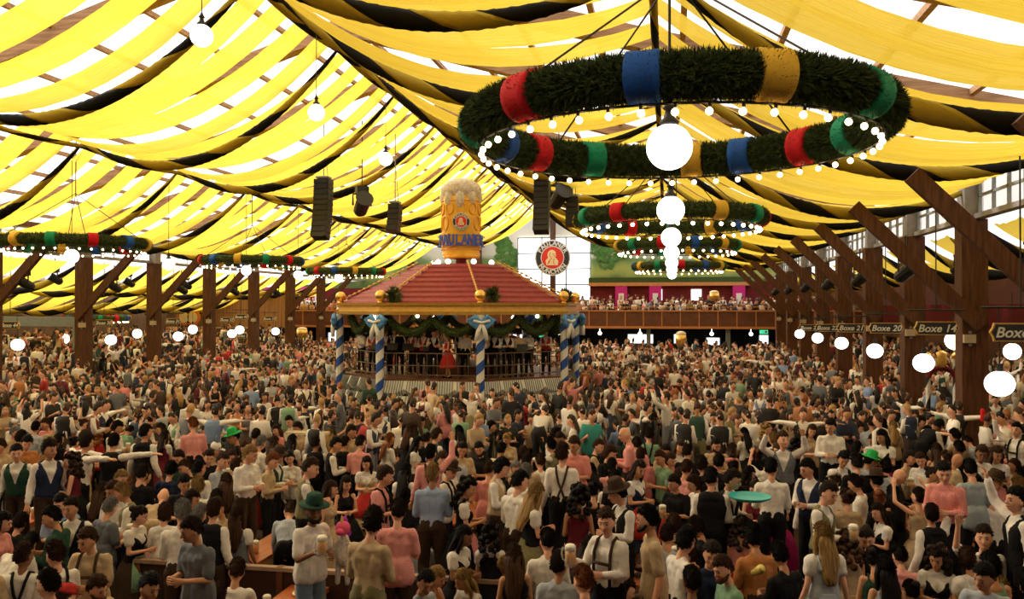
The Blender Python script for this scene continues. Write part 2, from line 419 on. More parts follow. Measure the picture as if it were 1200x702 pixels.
        for sd in (-1, 1): A = J['A%d' % sd]; b.caps(A+V(0, .02, -.035), A+V(sd*.02, -.16, -.045), .05, .042); b.caps(A+V(0, .01, -.02), A+V(0, .01, .03), .05, .05)
        me = remesh(b, .016, .5, name=kind)
    if kind in ('shirt', 'tshirt', 'puff', 'trousers', 'top'):      # folds in the cloth
        for v in me.vertices:
            c = v.co; k_ = noise.noise(V(c.x*13, c.y*13, c.z*(9 if kind == 'trousers' else 24)+c.x*14))*.010+noise.noise(V(c.x*34, c.y*34, c.z*50))*.0035
            v.co = c+v.normal*(k_+.002)
    _pc[key] = me; return me
def hair_mesh(style):
    if ('hair', style) in _pc: return _pc['hair', style]
    b = MB(); rr = random.Random(5)
    def shell(k, low, face=.0, jit=.0, n=34, m=26, top=0.):
        s = MB(); s.sphere((0, 0, 0), 1, n, m); out = []
        for v in s.v:
            x, y, z = v; r = k*(1+jit*math.sin(x*9+z*7)*math.cos(y*8+z*5)+jit*.55*math.sin(x*31+y*17)*math.sin(z*23+x*11)+rr.uniform(-.02, .02)+top*max(0, z))
            p = V(x*HR[0]*r, y*HR[1]*r, z*HR[2]*r)
            inner = (y < -.10-.25*max(0, z)+.05*math.sin(x*12) and z < .50+.05*math.sin(x*14)) or z < low-.30*max(0, y) or (abs(x) > .8 and y < .15 and z < -.15)
            if inner: p *= .80/r
            out.append(p+HC+V(0, .006, .006))
        b.add(out, s.f)
        for v, p in zip(s.v, out):                                  # loose tufts
            q = p-HC
            if q.length < .092 or v[2] < low+.1: continue
            for _ in range(2):
                d = (q.normalized()*.55+V(rr.uniform(-.6, .6), rr.uniform(.1, .7), -.55+rr.uniform(-.4, .4))).normalized(); w = d.orthogonal().normalized()*.009
                L = rr.uniform(.015, .03)*(1+4*jit)
                b.add([p-w-q*.02, p+w-q*.02, p+d*L, p+q*.04], [(0, 1, 2), (1, 3, 2), (3, 0, 2)])
    if style == 'short': shell(1.10, -.34, jit=.035, top=.07)
    elif style == 'tousled': shell(1.15, -.4, jit=.09, top=.12)
    elif style == 'S': shell(1.2, -.75, jit=.05)
    elif style == 'B':
        shell(1.12, -.45, jit=.02); b.sphere((0, .115, .23), .048, 12, 8)
        b.tube([(-.07, -.045, .20), (-.05, -.03, .265), (0, -.02, .29), (.05, -.03, .265), (.07, -.045, .20)], .018, 8)
    elif style == 'L':
        shell(1.17, -.5, jit=.04)
        n = 40; prof = [(.16, .080, .04), (.12, .086, .045), (.08, .090, .048), (.04, .094, .05), (.0, .098, .050), (-.06, .102, .046), (-.12, .10, .042), (-.18, .094, .038), (-.235, .082, .032), (-.28, .066, .024), (-.31, .04, .014)]
        vs = []; fs = []
        for i, (z, rx, ry) in enumerate(prof):
            for k in range(n):
                a = 2*PI*k/n; j = 1+.07*math.sin(5*a+i*.5)+.05*math.sin(11*a+i*.8)+rr.uniform(-.05, .05); vs.append((rx*math.cos(a)*j+.012*math.sin(i*.9), .062+.005*i+ry*math.sin(a)*j, z-(.03*math.sin(7*a) if i > 8 else 0)))
        for i in range(len(prof)-1):
            for k in range(n): k2 = (k+1) % n; fs.append((i*n+k, (i+1)*n+k, (i+1)*n+k2, i*n+k2))
        fs.append(tuple(range(n))); fs.append(tuple((len(prof)-1)*n+k for k in range(n))[::-1]); b.add(vs, fs)
        for sd in (-1, 1): b.tube([(sd*.075, -.01, .20), (sd*.092, -.01, .10), (sd*.094, .0, .0), (sd*.09, -.01, -.09)], [.02, .028, .03, .014], 8)
    elif style == 'C':
        shell(1.3, -.4, jit=.10)
        for i in range(70):
            a = rr.uniform(0, 2*PI); z = rr.uniform(-.20, .20); y = .035+.10*math.sin(a)*(1 if z < .1 else .8); x = .115*math.cos(a)
            if y < -.02 and abs(x) < .085: continue
            b.sphere((x*(1.12 if z < .05 else .85), y, z+.08), rr.uniform(.028, .045), 7, 5)
    me = b.mesh('hair', [hairm('d')], True); _pc['hair', style] = me; return me
def hat_mesh(kind):
    if ('hat', kind) in _pc: return _pc['hat', kind]
    b = MB()
    if kind == 'felt': b.lathe([(.165, .215), (.17, .222), (.165, .232), (.098, .228), (.096, .25), (.088, .33), (.06, .352), (.02, .345)], 20)
    elif kind == 'cap':
        b.lathe([(.092, .195), (.096, .22), (.092, .26), (.07, .295), (.02, .305)], 18)
        b.add([(-.06, -.075, .205), (.06, -.075, .205), (.045, -.17, .198), (-.045, -.17, .198), (-.06, -.075, .217), (.06, -.075, .217), (.045, -.17, .206), (-.045, -.17, .206)], [(0,3,2,1),(4,5,6,7),(0,4,7,3),(1,2,6,5),(3,7,6,2)])
    elif kind == 'flatcap': b.lathe([(.10, .19), (.118, .225), (.12, .25), (.09, .272), (.02, .278)], 18, (0, -.02, 0))
    me = b.mesh('hat', [cloth('k')], True); _pc['hat', kind] = me; return me
beard = None
def beard_mesh():
    if 'beard' in _pc: return _pc['beard']
    b = MB(); b.tube([(-.072, -.005, .12), (-.06, -.055, .075), (-.025, -.098, .058), (.025, -.098, .058), (.06, -.055, .075), (.072, -.005, .12)], [.012, .022, .026, .026, .022, .012], 8)
    _pc['beard'] = b.mesh('beard', [hairm('d')], True); return _pc['beard']
def setm(o, m, i=0):
    o.material_slots[i].link = 'OBJECT'; o.material_slots[i].material = m
def part(name, me, parent, m, mw=None):
    o = bpy.data.objects.new(name, me); COL.objects.link(o); o.parent = parent
    if mw is not None: o.matrix_local = mw
    setm(o, m); return o
# ---- beer mug kept in hands and on tables
def make_mug():
    t_ = thing('beer_mug', 'x', 'beer mug')
    b = MB(); b.lathe([(.048, 0), (.052, .01), (.05, .03), (.052, .16), (.054, .185), (.050, .185), (.047, .17), (.045, .02)], 16)
    b.tube([(.05, 0, .15), (.085, 0, .15), (.098, 0, .10), (.085, 0, .045), (.05, 0, .045)], .010, 6); b.build('glass', glassm, t_, smooth=True)
    b = MB(); b.lathe([(.043, .02), (.045, .145)], 14); b.build('beer', beer, t_, smooth=True)
    b = MB(); b.lathe([(.046, .144), (.047, .178), (.035, .195), (.01, .198)], 14); b.build('foam', foam, t_, smooth=True)
    return t_
MUG0 = make_mug(); MUGU = [False]
def put_mug(loc, label, group, rz=0):
    o = MUG0 if not MUGU[0] else copy_tree(MUG0); MUGU[0] = True
    o.location = loc; o.rotation_euler = (0, 0, rz); o['label'] = label; o['group'] = group; return o

TOPW = {'s': 'shirt', 't': 'T-shirt', 'v': 'waistcoat over white shirt', 'u': 'shirt with dark braces', 'd': 'dirndl with white puffed sleeves', 'r': 'sleeveless dress'}
def build_person(e):
    t_ = thing('person', 'x', 'person', (e['X'], e['Y'], e['z']), e['rz'])
    J = skel(e['sex'], e['pose']); sc = J['s']*e['k']; t_.scale = (sc, sc, sc)
    sx, po, of = e['sex'], e['pose'], e['of']
    me, M = body_mesh(sx, po, e['yaw']); part('body', me, t_, e['skin'])
    c = e['top']; cm = chk[c] if (c in chk and e['chk']) else cloth(c)
    if of == 's': part('shirt', piece('shirt', sx, po), t_, cm)
    elif of == 't': part('t_shirt', piece('tshirt', sx, po), t_, cm)
    elif of == 'v': part('shirt', piece('shirt', sx, po), t_, cloth('w')); part('waistcoat', piece('vest', sx, po), t_, cloth(c))
    elif of == 'u': part('shirt', piece('shirt' if e['i'] % 3 else 'tshirt', sx, po), t_, cm); part('braces', piece('braces', sx, po), t_, cloth('k' if e['i'] % 2 else 'd'))
    elif of == 'd': part('blouse', piece('puff', sx, po), t_, cloth('w')); part('bodice', piece('bodice', sx, po), t_, cloth(c))
    elif of == 'r': part('dress_top', piece('top', sx, po), t_, cm)
    bt = cloth(e['bot'])
    if sx == 'f':
        if of in 'dr':
            part('skirt', piece('skirt', sx, po), t_, bt)
            if of == 'd': part('apron', piece('apron', sx, po), t_, cloth(e['apr']))
        else: part('trousers' if e['i'] % 2 else 'skirt', piece('trousers' if e['i'] % 2 else 'skirt', sx, po), t_, bt)
    else: part('trousers', piece('trousers', sx, po), t_, bt)
    part('shoes', piece('shoes', sx, po), t_, cloth('k' if e['i'] % 3 else 'd'))
    if e['hair'] != '0': part('hair', hair_mesh(e['hs']), t_, hairm(e['hair']), M)
    if e['beard']: part('beard', beard_mesh(), t_, hairm(e['hair'] if e['hair'] != '0' else 'd'), M)
    if e['hat']:
        kd, hc = e['hat']; part('hat', hat_mesh(kd), t_, cloth(hc), M)
    e['obj'] = t_; e['J'] = J; e['sc'] = sc; e['M'] = M
    return t_

PEOPLE = """
5 655 m t t d b H 60
24 652 m u w d b D 200
36 636 m s w k k L 180
17 688 m t w k k H 90 -
58 684 m s w d d D 250
65 651 m u w d b H 240
98 637 m u t d b H 10
90 595 m v k d d D 20
64 605 m s e k k H 280
136 593 m t G j g H 160
165 604 f d k d d B H 90
163 628 f s p k y L H 90 -
177 688 m s k k k H 90
113 688 m t t k b H 60 - beard
194 601 f t w d b S H 200
25 613 m s k k d H 180 -
5 612 f t p k k L H 90
72 590 m t b k k H 30
197 580 m t t d 0 L 200
225 621 m t G k d H 340 +
222 599 m s w d g H 200
248 599 m v k d b D 180
279 601 f d G G b L D 200
369 598 m t w j k M 60 + hg
285 669 m t w k b D 190 -
257 698 f t t k b S H 180 -
340 600 m s l k b L 200
235 603 f t w k g S H 150
264 593 m t t k b H 330
388 574 f r t t b L D 90
438 613 m s t c d H 170 +
454 598 m t p d d H 190 +
491 627 m s l k k H 190 -
543 629 f d k k k L H 70
580 625 f d k k k C H 180
517 676 f r o o y L H 60 -
498 683 m s l k k H 60 -
543 679 f t w k y L H 330 -
592 660 f d t t y L L 300
607 688 f r k k b L H 0 -
420 694 f t t k b S H 60 -
655 661 m s l k d D 180
641 633 m s w k k H 190
683 680 m t c c r H 200
711 644 f d n n b L H 180
690 639 f d w k d L H 120
705 611 m u w k b M 330 +
726 684 m t t k d H 130 -
758 608 m t t k k D 280 + beard
784 629 m t l k d H 180
790 614 f t t k b S H 200
723 578 m v k k k H 300 + h
602 651 f r k k b L H 200
798 650 f t o k b S H 260
819 615 m s k k d H 250
813 634 m s w k k H 120
832 648 m t n k d H 20
843 664 m t g g b H 290 beard
810 680 m t r k d D 180
866 618 f r r r d C H 150
882 630 m s o d k H 200
912 650 m s k k k H 220
963 627 f d l l y L D 190 +
973 579 m v c k d H 60 +
950 576 m v k k k H 180
907 572 f d k v d L H 200
858 563 m v k k d H 60 +
997 640 f r t t b C H 200
1028 600 f d k k d L H 280
1015 631 f t k k d B H 330
1014 649 f r e e k B H 180
1036 666 f r l l k L D 180
1053 652 m s p k k H 180 -
1066 692 f r k k k B H 180 -
1110 660 f d k k d C H 350
1132 655 f d w k b S H 190
1157 632 m t w j d R 0
1164 657 f r g g k S H 190
1152 676 m t l j k H 330
1180 669 f s y k k S H 200
1172 696 m t t k y H 190 -
1184 590 m v k k k R 270 +
1090 602 m v k k d R 200
1042 578 f r k k k L H 200
20 531 m v e d k D 20 +
59 527 m v n d d D 60 +
84 541 f r m k d C M 290 +
101 513 m t p t b H 80 +
117 519 m u w k d A 150 +
137 519 m v k k k A 180 +
135 502 m s w k k H 90
119 510 f t r k r C H 180
178 507 m v k d k D 180 +
174 496 m s w k d H 80
152 505 m t g k d L 180
78 475 m v k k b D 180 +
45 487 m t k k b D 160
43 501 m s l k k D 180
66 499 m t t k 0 H 60
54 497 m t r k b H 0
37 519 m t o k k H 60
18 497 f t w k g S H 90 hw
19 507 m t t k g H 80
5 522 m s t k b H 0
26 512 f t w k d S H 150
70 515 f t k k k L H 180
85 506 f d w k d L H 120
87 494 m t w k b H 100
89 519 f t r k k B H 180
99 497 f d w k b B H 150
108 500 f t k k k S H 180
128 498 m s k k k H 180
52 522 f d w k y L H 150
167 555 m s k k d H 180
181 556 f s k k b B H 190
192 553 m t n k k H 180
143 561 m t t k y H 90
121 575 f d k k b L H 170
143 578 m v c k y H 300
131 577 m t w k b H 0
197 511 f d m m d L H 180
189 503 f d t t d L H 300
187 480 m t l k b H 270
145 484 f d k k k S H 90
112 480 m v m k b R 120 +
124 477 m v n k d A 90 +
33 484 f d k k y L H 180
7 481 f t t k d L H 30
167 481 f d w k d S H 330
309 533 m s w d y H 70 +
320 541 m s t k r H 100
322 553 f r r r b B L 100
342 552 f s w k k S L 90
365 548 m v c k b H 120 +
229 496 m s p k r H 220 +
253 480 m s b c y A 180 +
224 479 m s G k k H 160 +
307 479 m s w k k D 180 +
339 494 m s w k k H 340
278 479 f r o t d L H 20 +
291 480 f r G G b L H 30 +
214 506 f d w k b B H 160
205 487 f d k k b S H 0
275 513 m t k k d H 300 hb
255 529 m t t k d H 90 hw
288 524 f t t k b L H 0
298 511 m t k k d H 180
307 519 m t w k g H 150
322 519 f t t k b L H 180
347 516 f d k k k L H 180
361 518 f d p p y L H 90
370 520 m v k k d H 200
386 509 f t t k y L H 180
396 521 m v k k k H 120
240 547 m s w k k D 180
232 571 m t w k y H 200
231 526 m t k k b H 170
248 534 m t k k d H 60
258 541 m t l k b H 90
268 536 f t t k b L H 30
278 545 f d k k b S H 180
210 537 m t e k d H 20 beard
216 549 m t k k b H 300
211 569 m t k k k H 30
228 583 f t b k d L H 90
254 584 f t k k d L H 180
266 565 f t c k b L H 200
248 509 m t e k k H 0
324 504 f t r k b L H 330
349 502 m t t k d H 350
376 484 f d w k k B H 0
389 480 m s k k k H 90
340 471 m v g k d D 180 +
358 474 m v k k k D 180
328 534 m v e k k H 90 h
338 537 f t w k k B H 0
507 555 m s b d y H 190 +
452 558 m u p k b H 90 +
430 543 f d t t d L H 20
476 552 f d k k k L H 180
406 567 f r k k d L H 30
505 531 m u p k k R 190 +
519 539 m t w k b H 20
533 549 m u w k d H 90 h
549 572 f d k k k C H 110 +
588 549 m v t d k H 90 +
546 547 m t r k b H 180
553 536 m t l k k H 0
562 527 m t k k k H 340 beard
545 527 m t t k d H 30
512 511 m v e k b H 150
538 506 f d m m k L H 210
517 494 f d w k b B H 0
561 494 m s t k d H 60 +
576 500 m s k k k A 90
494 495 f t g k d S H 30
481 503 f d k k b L H 150
471 491 m s w k b H 180
480 488 m t w k b H 200
457 514 f t w k r L H 150
436 521 f t w k b S H 90
423 519 m s p k d H 180
403 520 m v k k d H 180
441 489 m v n k d H 90 +
420 487 m t k k k H 180
431 493 m t r k b H 0
490 519 f d w k k L H 100
501 514 f t k k d B H 180
587 527 m t w k k H 150
594 515 f t t k y B H 0
595 494 m t k k d H 0
576 546 m t k k 0 H 90
562 552 f t k k d S H 180
412 506 m t t k d H 60
443 511 m t k k d H 180 hw
583 485 f r w w k L H 0
540 488 m s g k d D 180
452 481 m s l k b H 180
463 474 m s G k g H 90
523 479 m t w k b H 0
659 532 m u w k b D 180 +
633 541 m s w k b H 190
620 556 m s w k g H 160 +
638 580 f d k c y L H 120 +
607 567 m s w d k H 150 +
645 522 m v c k k A 250
651 509 m s w k d H 120
672 521 m t r k b H 0 +
682 516 m s w k d H 330
702 521 m u t k b H 90
694 485 m t q k d D 20 +
672 489 f t w k b B R 250 +
732 509 m s p k 0 H 270 +
746 521 m s p k d H 180
751 534 m t p k b H 180
760 510 m u g k d H 180
773 537 m t g k b H 300
749 550 f d n n d L H 60 +
716 547 m s p k k H 180
715 563 m v k k k H 180
700 573 f r k k k B H 180
683 586 f r m m k C H 180 +
675 556 f t k k d L H 0
690 553 f t k k k L H 200
738 487 m t G k d H 270
759 481 m v k k d A 90 +
797 524 f d w k b L H 30
608 487 m t n k g H 60
622 493 f t t k y L H 0
630 487 f d w k b B H 0
639 488 f t t k b S H 90
657 487 m s k k k H 150
605 549 f r k k g S H 0
613 531 f t t k b S H 180
618 541 m t t k d H 180
715 532 m t k k b H 60
780 529 m t t k d H 0
786 539 f t r k b S H 30
798 556 f d r r b L H 90
790 482 m t k k k H 0
797 481 m t G k d H 200
790 566 m t k k d H 330
702 478 m t l k b H 0
941 482 m s w k k A 0 +
927 488 f t t k b S H 0 hw
916 481 f t r k b B H 0
973 500 m s w k k H 350 +
951 505 f t t k b L H 20 +
939 508 f s o k r S H 180
917 516 m v G k b U 0 +
897 541 f t w k k B U 180
903 549 m s w k k H 180 +
911 531 m u t k k D 180 h
933 522 f r k k k C H 180
946 549 m v n k k H 320 +
988 539 m v k k k H 20
985 523 f t w k k S H 300
977 561 m t w k b H 180 hw
839 522 m t t k k H 0 beard
836 489 m s w k 0 H 0
843 492 m v k k k H 180 +
828 503 f d l l b L H 180
804 487 m v k k d D 150 +
865 491 m t t k k H 20
876 485 m s w k k D 180
888 488 m s w k k H 180
898 487 f d w k b S H 150
896 504 f d k k y C H 180
872 508 f d w k k L H 200
858 527 f t t k b L H 150
821 546 m v k k d H 200
841 543 m v k k k H 150
863 547 f t t k d S H 180 hp
833 563 m v k k k H 180 +
872 553 f t k k k L H 90
812 567 f d k k b S H 300
805 530 m t k k d H 180
806 548 m s p k b H 150
905 514 f t w k y S H 200
958 490 m t k k b H 0
968 493 f d k k k S H 330
997 497 f t w k b B H 0
908 489 f r k k k L H 90
991 584 f t t k b B H 180
885 573 f r m m d S H 0
1114 478 m t w k k D 270 +
1102 479 m t g k d H 90
1063 480 m s r k b H 200
1072 486 f s o k r S H 250
1034 480 m s w k k D 200
1010 488 m t k k k H 0 h
1020 496 m s l k d H 160
1034 497 f d k k k S H 170
1046 500 f t t k y L H 170
1033 512 f d k k k L H 330 +
1007 502 m t r k b H 60
1022 516 f d t t b S H 330
1020 540 m s l k d H 90 hb
1037 547 f t l k k S H 180
1053 558 m s k k 0 H 60
1035 567 m s k k k H 180 h
1008 569 m t w k d H 250
1023 581 f t k k r B H 180
1066 537 f t t k d S H 60
1078 539 m s w k b H 320
1097 528 f r t t b L H 170
1108 537 f d w k b B H 180
1123 526 m t k k k H 180
1121 539 m t t k 0 H 100
1105 554 m s r k k H 330 +
1093 557 f t w k d B H 80
1136 549 m t G k k H 190 +
1150 531 f d k k b S H 10 +
1167 533 f d k k b L H 350 +
1182 527 f t r k d B H 180
1187 546 f t t k b S R 290
1164 565 m s w k k H 80 h
1154 583 m s w k k H 200
1192 567 f t w k y S H 250
1159 489 m u w k b H 90 +
1172 493 m u w k k H 270 +
1190 504 m u w k k R 300 +
1090 488 m s k k d H 60 h
1099 499 m v k k k L 120 +
1078 495 f t c k k S H 90
1118 511 m t t k k H 200
1133 518 m s l k d L 200
1086 507 f r k k k L H 200
1196 484 m t o k k H 0
1004 525 f t w k k S H 150
1003 543 m t k k d H 180
1072 579 f r t t d B U 200
80 699 m t r k b H 180 - hr
"""
# ---------------------------------------------------------------- everybody near enough to tell apart
APR = 'wgplmtGekrv'
def parse(line, i):
    p = line.split(); e = dict(px=float(p[0]), py=float(p[1]), sex=p[2], of=p[3], top=p[4], bot=p[5], hair=p[6], i=i)
    rest = p[7:]
    e['style'] = rest.pop(0) if e['sex'] == 'f' else 'short'
    e['pose'] = rest.pop(0); e['face'] = float(rest.pop(0)); e['lev'] = 0; e['hat'] = None; e['beard'] = False
    for q in rest:
        if q == '+': e['lev'] = 1
        elif q == '-': e['lev'] = -1; e['pose'] = 'S'
        elif q == 'beard': e['beard'] = True
        else: e['hat'] = {'h': ('felt', 'd'), 'hg': ('felt', 'e'), 'hb': ('felt', 'B'), 'hw': ('cap', 'w'), 'hp': ('flatcap', 'P'), 'hr': ('cap', 'r')}[q]
    r = random.Random(i*31+5)
    e['k'] = r.uniform(.97, 1.045); e['yaw'] = r.choice((-20, 18)); e['skin'] = skinm[0 if r.random() < .72 else (1 if r.random() < .85 else 2)]
    if e['hair'] in 'kd' and r.random() < .3: e['skin'] = skinm[1]
    if (e['px'], e['py']) == (369, 598): e['skin'] = skinm[2]; e['beard'] = True
    e['hs'] = {'short': 'tousled' if (i % 5 == 0) else 'short'}.get(e['style'], e['style'])
    if e['hat'] and e['hs'] == 'tousled': e['hs'] = 'short'
    e['chk'] = r.random() < .75; e['apr'] = r.choice(APR); e['rz'] = math.radians(e['face'])
    return e
PAL['B'] = ('bright green', (.03, .42, .10)); PAL['P'] = ('pink', (.70, .10, .22))
PE = [parse(l, i) for i, l in enumerate(PEOPLE.strip().split('\n'))]
PE.sort(key=lambda e: -e['py'])
NEAR = PE[:286]; LEFTOVER = PE[286:]
def headpos(e):
    J = skel(e['sex'], e['pose']); sc = J['s']*e['k']; h = (J['HM'] @ HC.to_4d()).to_3d()*sc
    h.rotate(Euler((0, 0, e['rz']))); return h
for e in NEAR+LEFTOVER:
    h = headpos(e); e['z'] = .46 if e['lev'] == 1 else 0.
    x, y = p2w(e['px'], e['py'], h.z+e['z']); e['X'] = x-h.x; e['Y'] = y-h.y
# furniture footprints in sight
TABLES = [(319, 636, 2.2, 'with two foaming mugs, behind the low partition'), (343, 702, 1.5, 'with empty mugs, in front of the low partition'), (34, 607, 2.2, 'covered with dishes at the far left'),
          (556, 596, 2.2, 'glimpsed behind the black-haired woman in the middle'), (792, 508, 2.2, 'with mugs, right of the man in the teal T-shirt'), (1092, 629, 2.2, 'hidden among the people at the right'), (690, 560, 2.2, 'between the people in the middle')]
TW = []
for (px_, py_, L, d) in TABLES:
    x, y = p2w(px_, py_, .78); TW.append((x, y, L, d))
def relax():
    for it in range(14):
        for a in range(len(NEAR)):
            A = NEAR[a]
            for b in range(a+1, len(NEAR)):
                B = NEAR[b]; dx = B['X']-A['X']; dy = B['Y']-A['Y']; m = .36
                if abs(dx) > m or abs(dy) > m*1.25: continue
                q = math.hypot(dx, dy*.8)
                if q < m:
                    s = (m-q)*.25; sy = 1 if dy >= 0 else -1; sx = 1 if dx >= 0 else -1
                    A['Y'] -= sy*s; B['Y'] += sy*s; A['X'] -= sx*s*.35; B['X'] += sx*s*.35
        for e in NEAR:
            for (x, y, L, d) in TW:
                w = .25+.20
                if abs(e['X']-x) < w and abs(e['Y']-y) < L/2+.15:
                    ex = w-abs(e['X']-x); ey = L/2+.15-abs(e['Y']-y)
                    if ex < ey: e['X'] += (ex if e['X'] > x else -ex)*.6
                    else: e['Y'] += (ey if e['Y'] > y else -ey)*.6
relax()
# benches under those who stand or sit on them
groups = []
for e in NEAR:
    if e['lev'] == 0: continue
    for g in groups:
        if abs(g['x']-e['X']) < .17 and any(abs(o['Y']-e['Y']) < 1.0 for o in g['m']): g['m'].append(e); e['X'] = g['x']; break
    else: groups.append(dict(x=e['X'], m=[e]))
# make every body, garment and hair piece once, while the scene is still empty
for e in NEAR:
    sx, po = e['sex'], e['pose']; body_mesh(sx, po, e['yaw']); piece('shoes', sx, po)
    for q in {'s': ['shirt'], 't': ['tshirt'], 'v': ['shirt', 'vest'], 'u': ['shirt', 'tshirt', 'braces'], 'd': ['puff', 'bodice', 'skirt', 'apron'], 'r': ['top', 'skirt']}[e['of']]: piece(q, sx, po)
    if sx == 'm' or e['of'] not in 'dr': piece('trousers', sx, po)
def dec(me, target):
    n = len(me.polygons); m2 = me.copy()
    r = bake(m2, [('DECIMATE', dict(ratio=min(1., target/max(1, 1.9*n))))])
    V_ = np.empty(len(r.vertices)*3, 'f'); r.vertices.foreach_get('co', V_); r.calc_loop_triangles()
    T_ = np.empty(len(r.loop_triangles)*3, 'i'); r.loop_triangles.foreach_get('vertices', T_)
    return V_.reshape(-1, 3), T_.reshape(-1, 3)
def lod(sex, pose, of, style):
    J = skel(sex, pose); parts_ = []
    bm_, M = body_mesh(sex, pose, 18); parts_.append((0, bm_, 230, None))
    if of == 's': parts_.append((1, piece('shirt', sex, pose), 130, None))
    if of == 'v': parts_ += [(5, piece('shirt', sex, pose), 130, None), (1, piece('vest', sex, pose), 90, None)]
    if of == 't': parts_.append((1, piece('tshirt', sex, pose), 110, None))
    if of == 'd': parts_ += [(5, piece('puff', sex, pose), 110, None), (1, piece('bodice', sex, pose), 90, None)]
    if of == 'r': parts_.append((1, piece('top', sex, pose), 90, None))
    parts_.append((3, piece('skirt' if of in 'dr' else 'trousers', sex, pose), 70, None))
    parts_.append((4, hair_mesh(style), 90, M))
    vs = []; ts = []; sl = []; o = 0
    for s, me, tg, M_ in parts_:
        v, t = dec(me, tg)
        if M_ is not None:
            A = np.array(M_); v = v @ A[:3, :3].T+A[:3, 3]
        vs.append(v*J['s']); ts.append(t+o); sl.append(np.full(len(t), s)); o += len(v)
    return np.vstack(vs), np.vstack(ts), np.concatenate(sl)
LODS = [lod(*a) for a in (('m','D','s','short'), ('m','H','s','short'), ('m','H','v','short'), ('m','D','v','tousled'), ('m','M','t','short'), ('m','U','s','short'), ('m','A','v','short'), ('m','L','s','short'),
                          ('f','H','d','L'), ('f','D','d','B'), ('f','H','t','L'), ('f','R','r','S'), ('f','H','r','C'), ('f','U','d','L'), ('m','S','s','short'), ('f','S','t','L'))]
# ---------------------------------------------------------------- the hall
RX = [-24.3, -16.8, -8.8, -.2, 7.2]; RH = [3.1, 4.95, 7.4, 4.95, 3.1]
XL, XR = -24.3, 7.2
BAYS = [22.1+5*k for k in range(-5, 8)]                             # -2.9 ... 57.1
def roofh(X): return CZ + float(np.interp(X, RX, RH)) + .25

fl = MB(); fl.box((-10, 30, -.1), (54, 84, .2)); struct(fl.build('floor', floorm))
for nm, x0, x1, w in (('wall_left', -35.1, -34.9, 7.2), ('wall_right', 14.9, 15.1, 7.0)):
    b = MB(); b.box(((x0+x1)/2, 30, w/2), (.2, 80, w)); struct(b.build(nm, mat('aisle_wall_brown', (.27,.17,.10), .8, var=.3, scale=1.5)))
b = MB(); b.box((-10, -12.1, 6), (50, .2, 14)); struct(b.build('wall_back', cream))
b = MB(); b.box((-10, -4.3, 7.0), (50, 15.6, .3)); struct(b.build('added_shade_slab', brown))  # unseen opaque slab above the viewpoint, added to keep daylight off the near crowd
b = MB(); b.box((-10, -4.6, 2.7), (50, 15, .3)); struct(b.build('near_gallery_floor', brown))
# roof skin (white translucent membrane) with timbers
ce = MB()
for (xa, xb) in zip(RX[:-1], RX[1:]):
    n = 4
    za, zb = roofh(xa)+.35, roofh(xb)+.35
    ce.add([(xa, -12, za), (xb, -12, zb), (xb, 67, zb), (xa, 67, za)], [(0,1,2,3)])
ce.add([(-35, -12, CZ+1.5), (XL-.1, -12, CZ+2.15), (XL-.1, 67, CZ+2.15), (-35, 67, CZ+1.5)], [(0,1,2,3)])
ce.add([(XR+.1, -12, CZ+2.15), (15, -12, CZ+1.6), (15, 67, CZ+1.6), (XR+.1, 67, CZ+2.15)], [(0,1,2,3)])
struct(ce.build('ceiling', membrane))
for i, y in enumerate(BAYS):
    b = MB()
    for (xa, xb) in zip(RX[:-1], RX[1:]):
        b.beam((xa, y, roofh(xa)+.05), (xb, y, roofh(xb)+.05), .36, .42)
    struct(b.build('roof_rafter', woodx))
b = MB()
for x in [XL+.1]+[XL+.1+1.75*k for k in range(1, 18)]:
    if x > XR: break
    b.box((x, 27, roofh(x)+.22), (.11, 79, .12))
struct(b.build('roof_purlins', woodx))

# yellow drapes: the main strips run from eave to eave over the two cable lines and the ridge; shorter ones hang in the aisles
SPANS = {'main': ([XL, -16.8, -8.8, -.2, XR], [2.95, 4.9, 7.35, 4.9, 2.95], [1.15, 1.35, 1.35, 1.0]),
         'left': ([-34.4, -29.3, XL-.2], [.15, .95, 1.95], [.55, .5]), 'right': ([XR+.3, 10.6, 14.6], [1.95, 1.4, .9], [.45, .4])}
def drape_pts(span, seed, n, k_=1.):
    CX, CH, SG = SPANS[span]; rr = random.Random(seed); out = []
    for j in range(len(CX)-1):
        sg = SG[j]*(1+rr.uniform(-.13, .13))*k_
        for k in range(n+(1 if j == len(CX)-2 else 0)):
            t = k/n; out.append((CX[j]+(CX[j+1]-CX[j])*t, CH[j]+(CH[j+1]-CH[j])*t-4*sg*t*(1-t), t))
    return out
ordn = ['first','second','third','fourth','fifth','sixth','seventh','eighth','ninth','tenth','eleventh','twelfth','thirteenth','fourteenth']
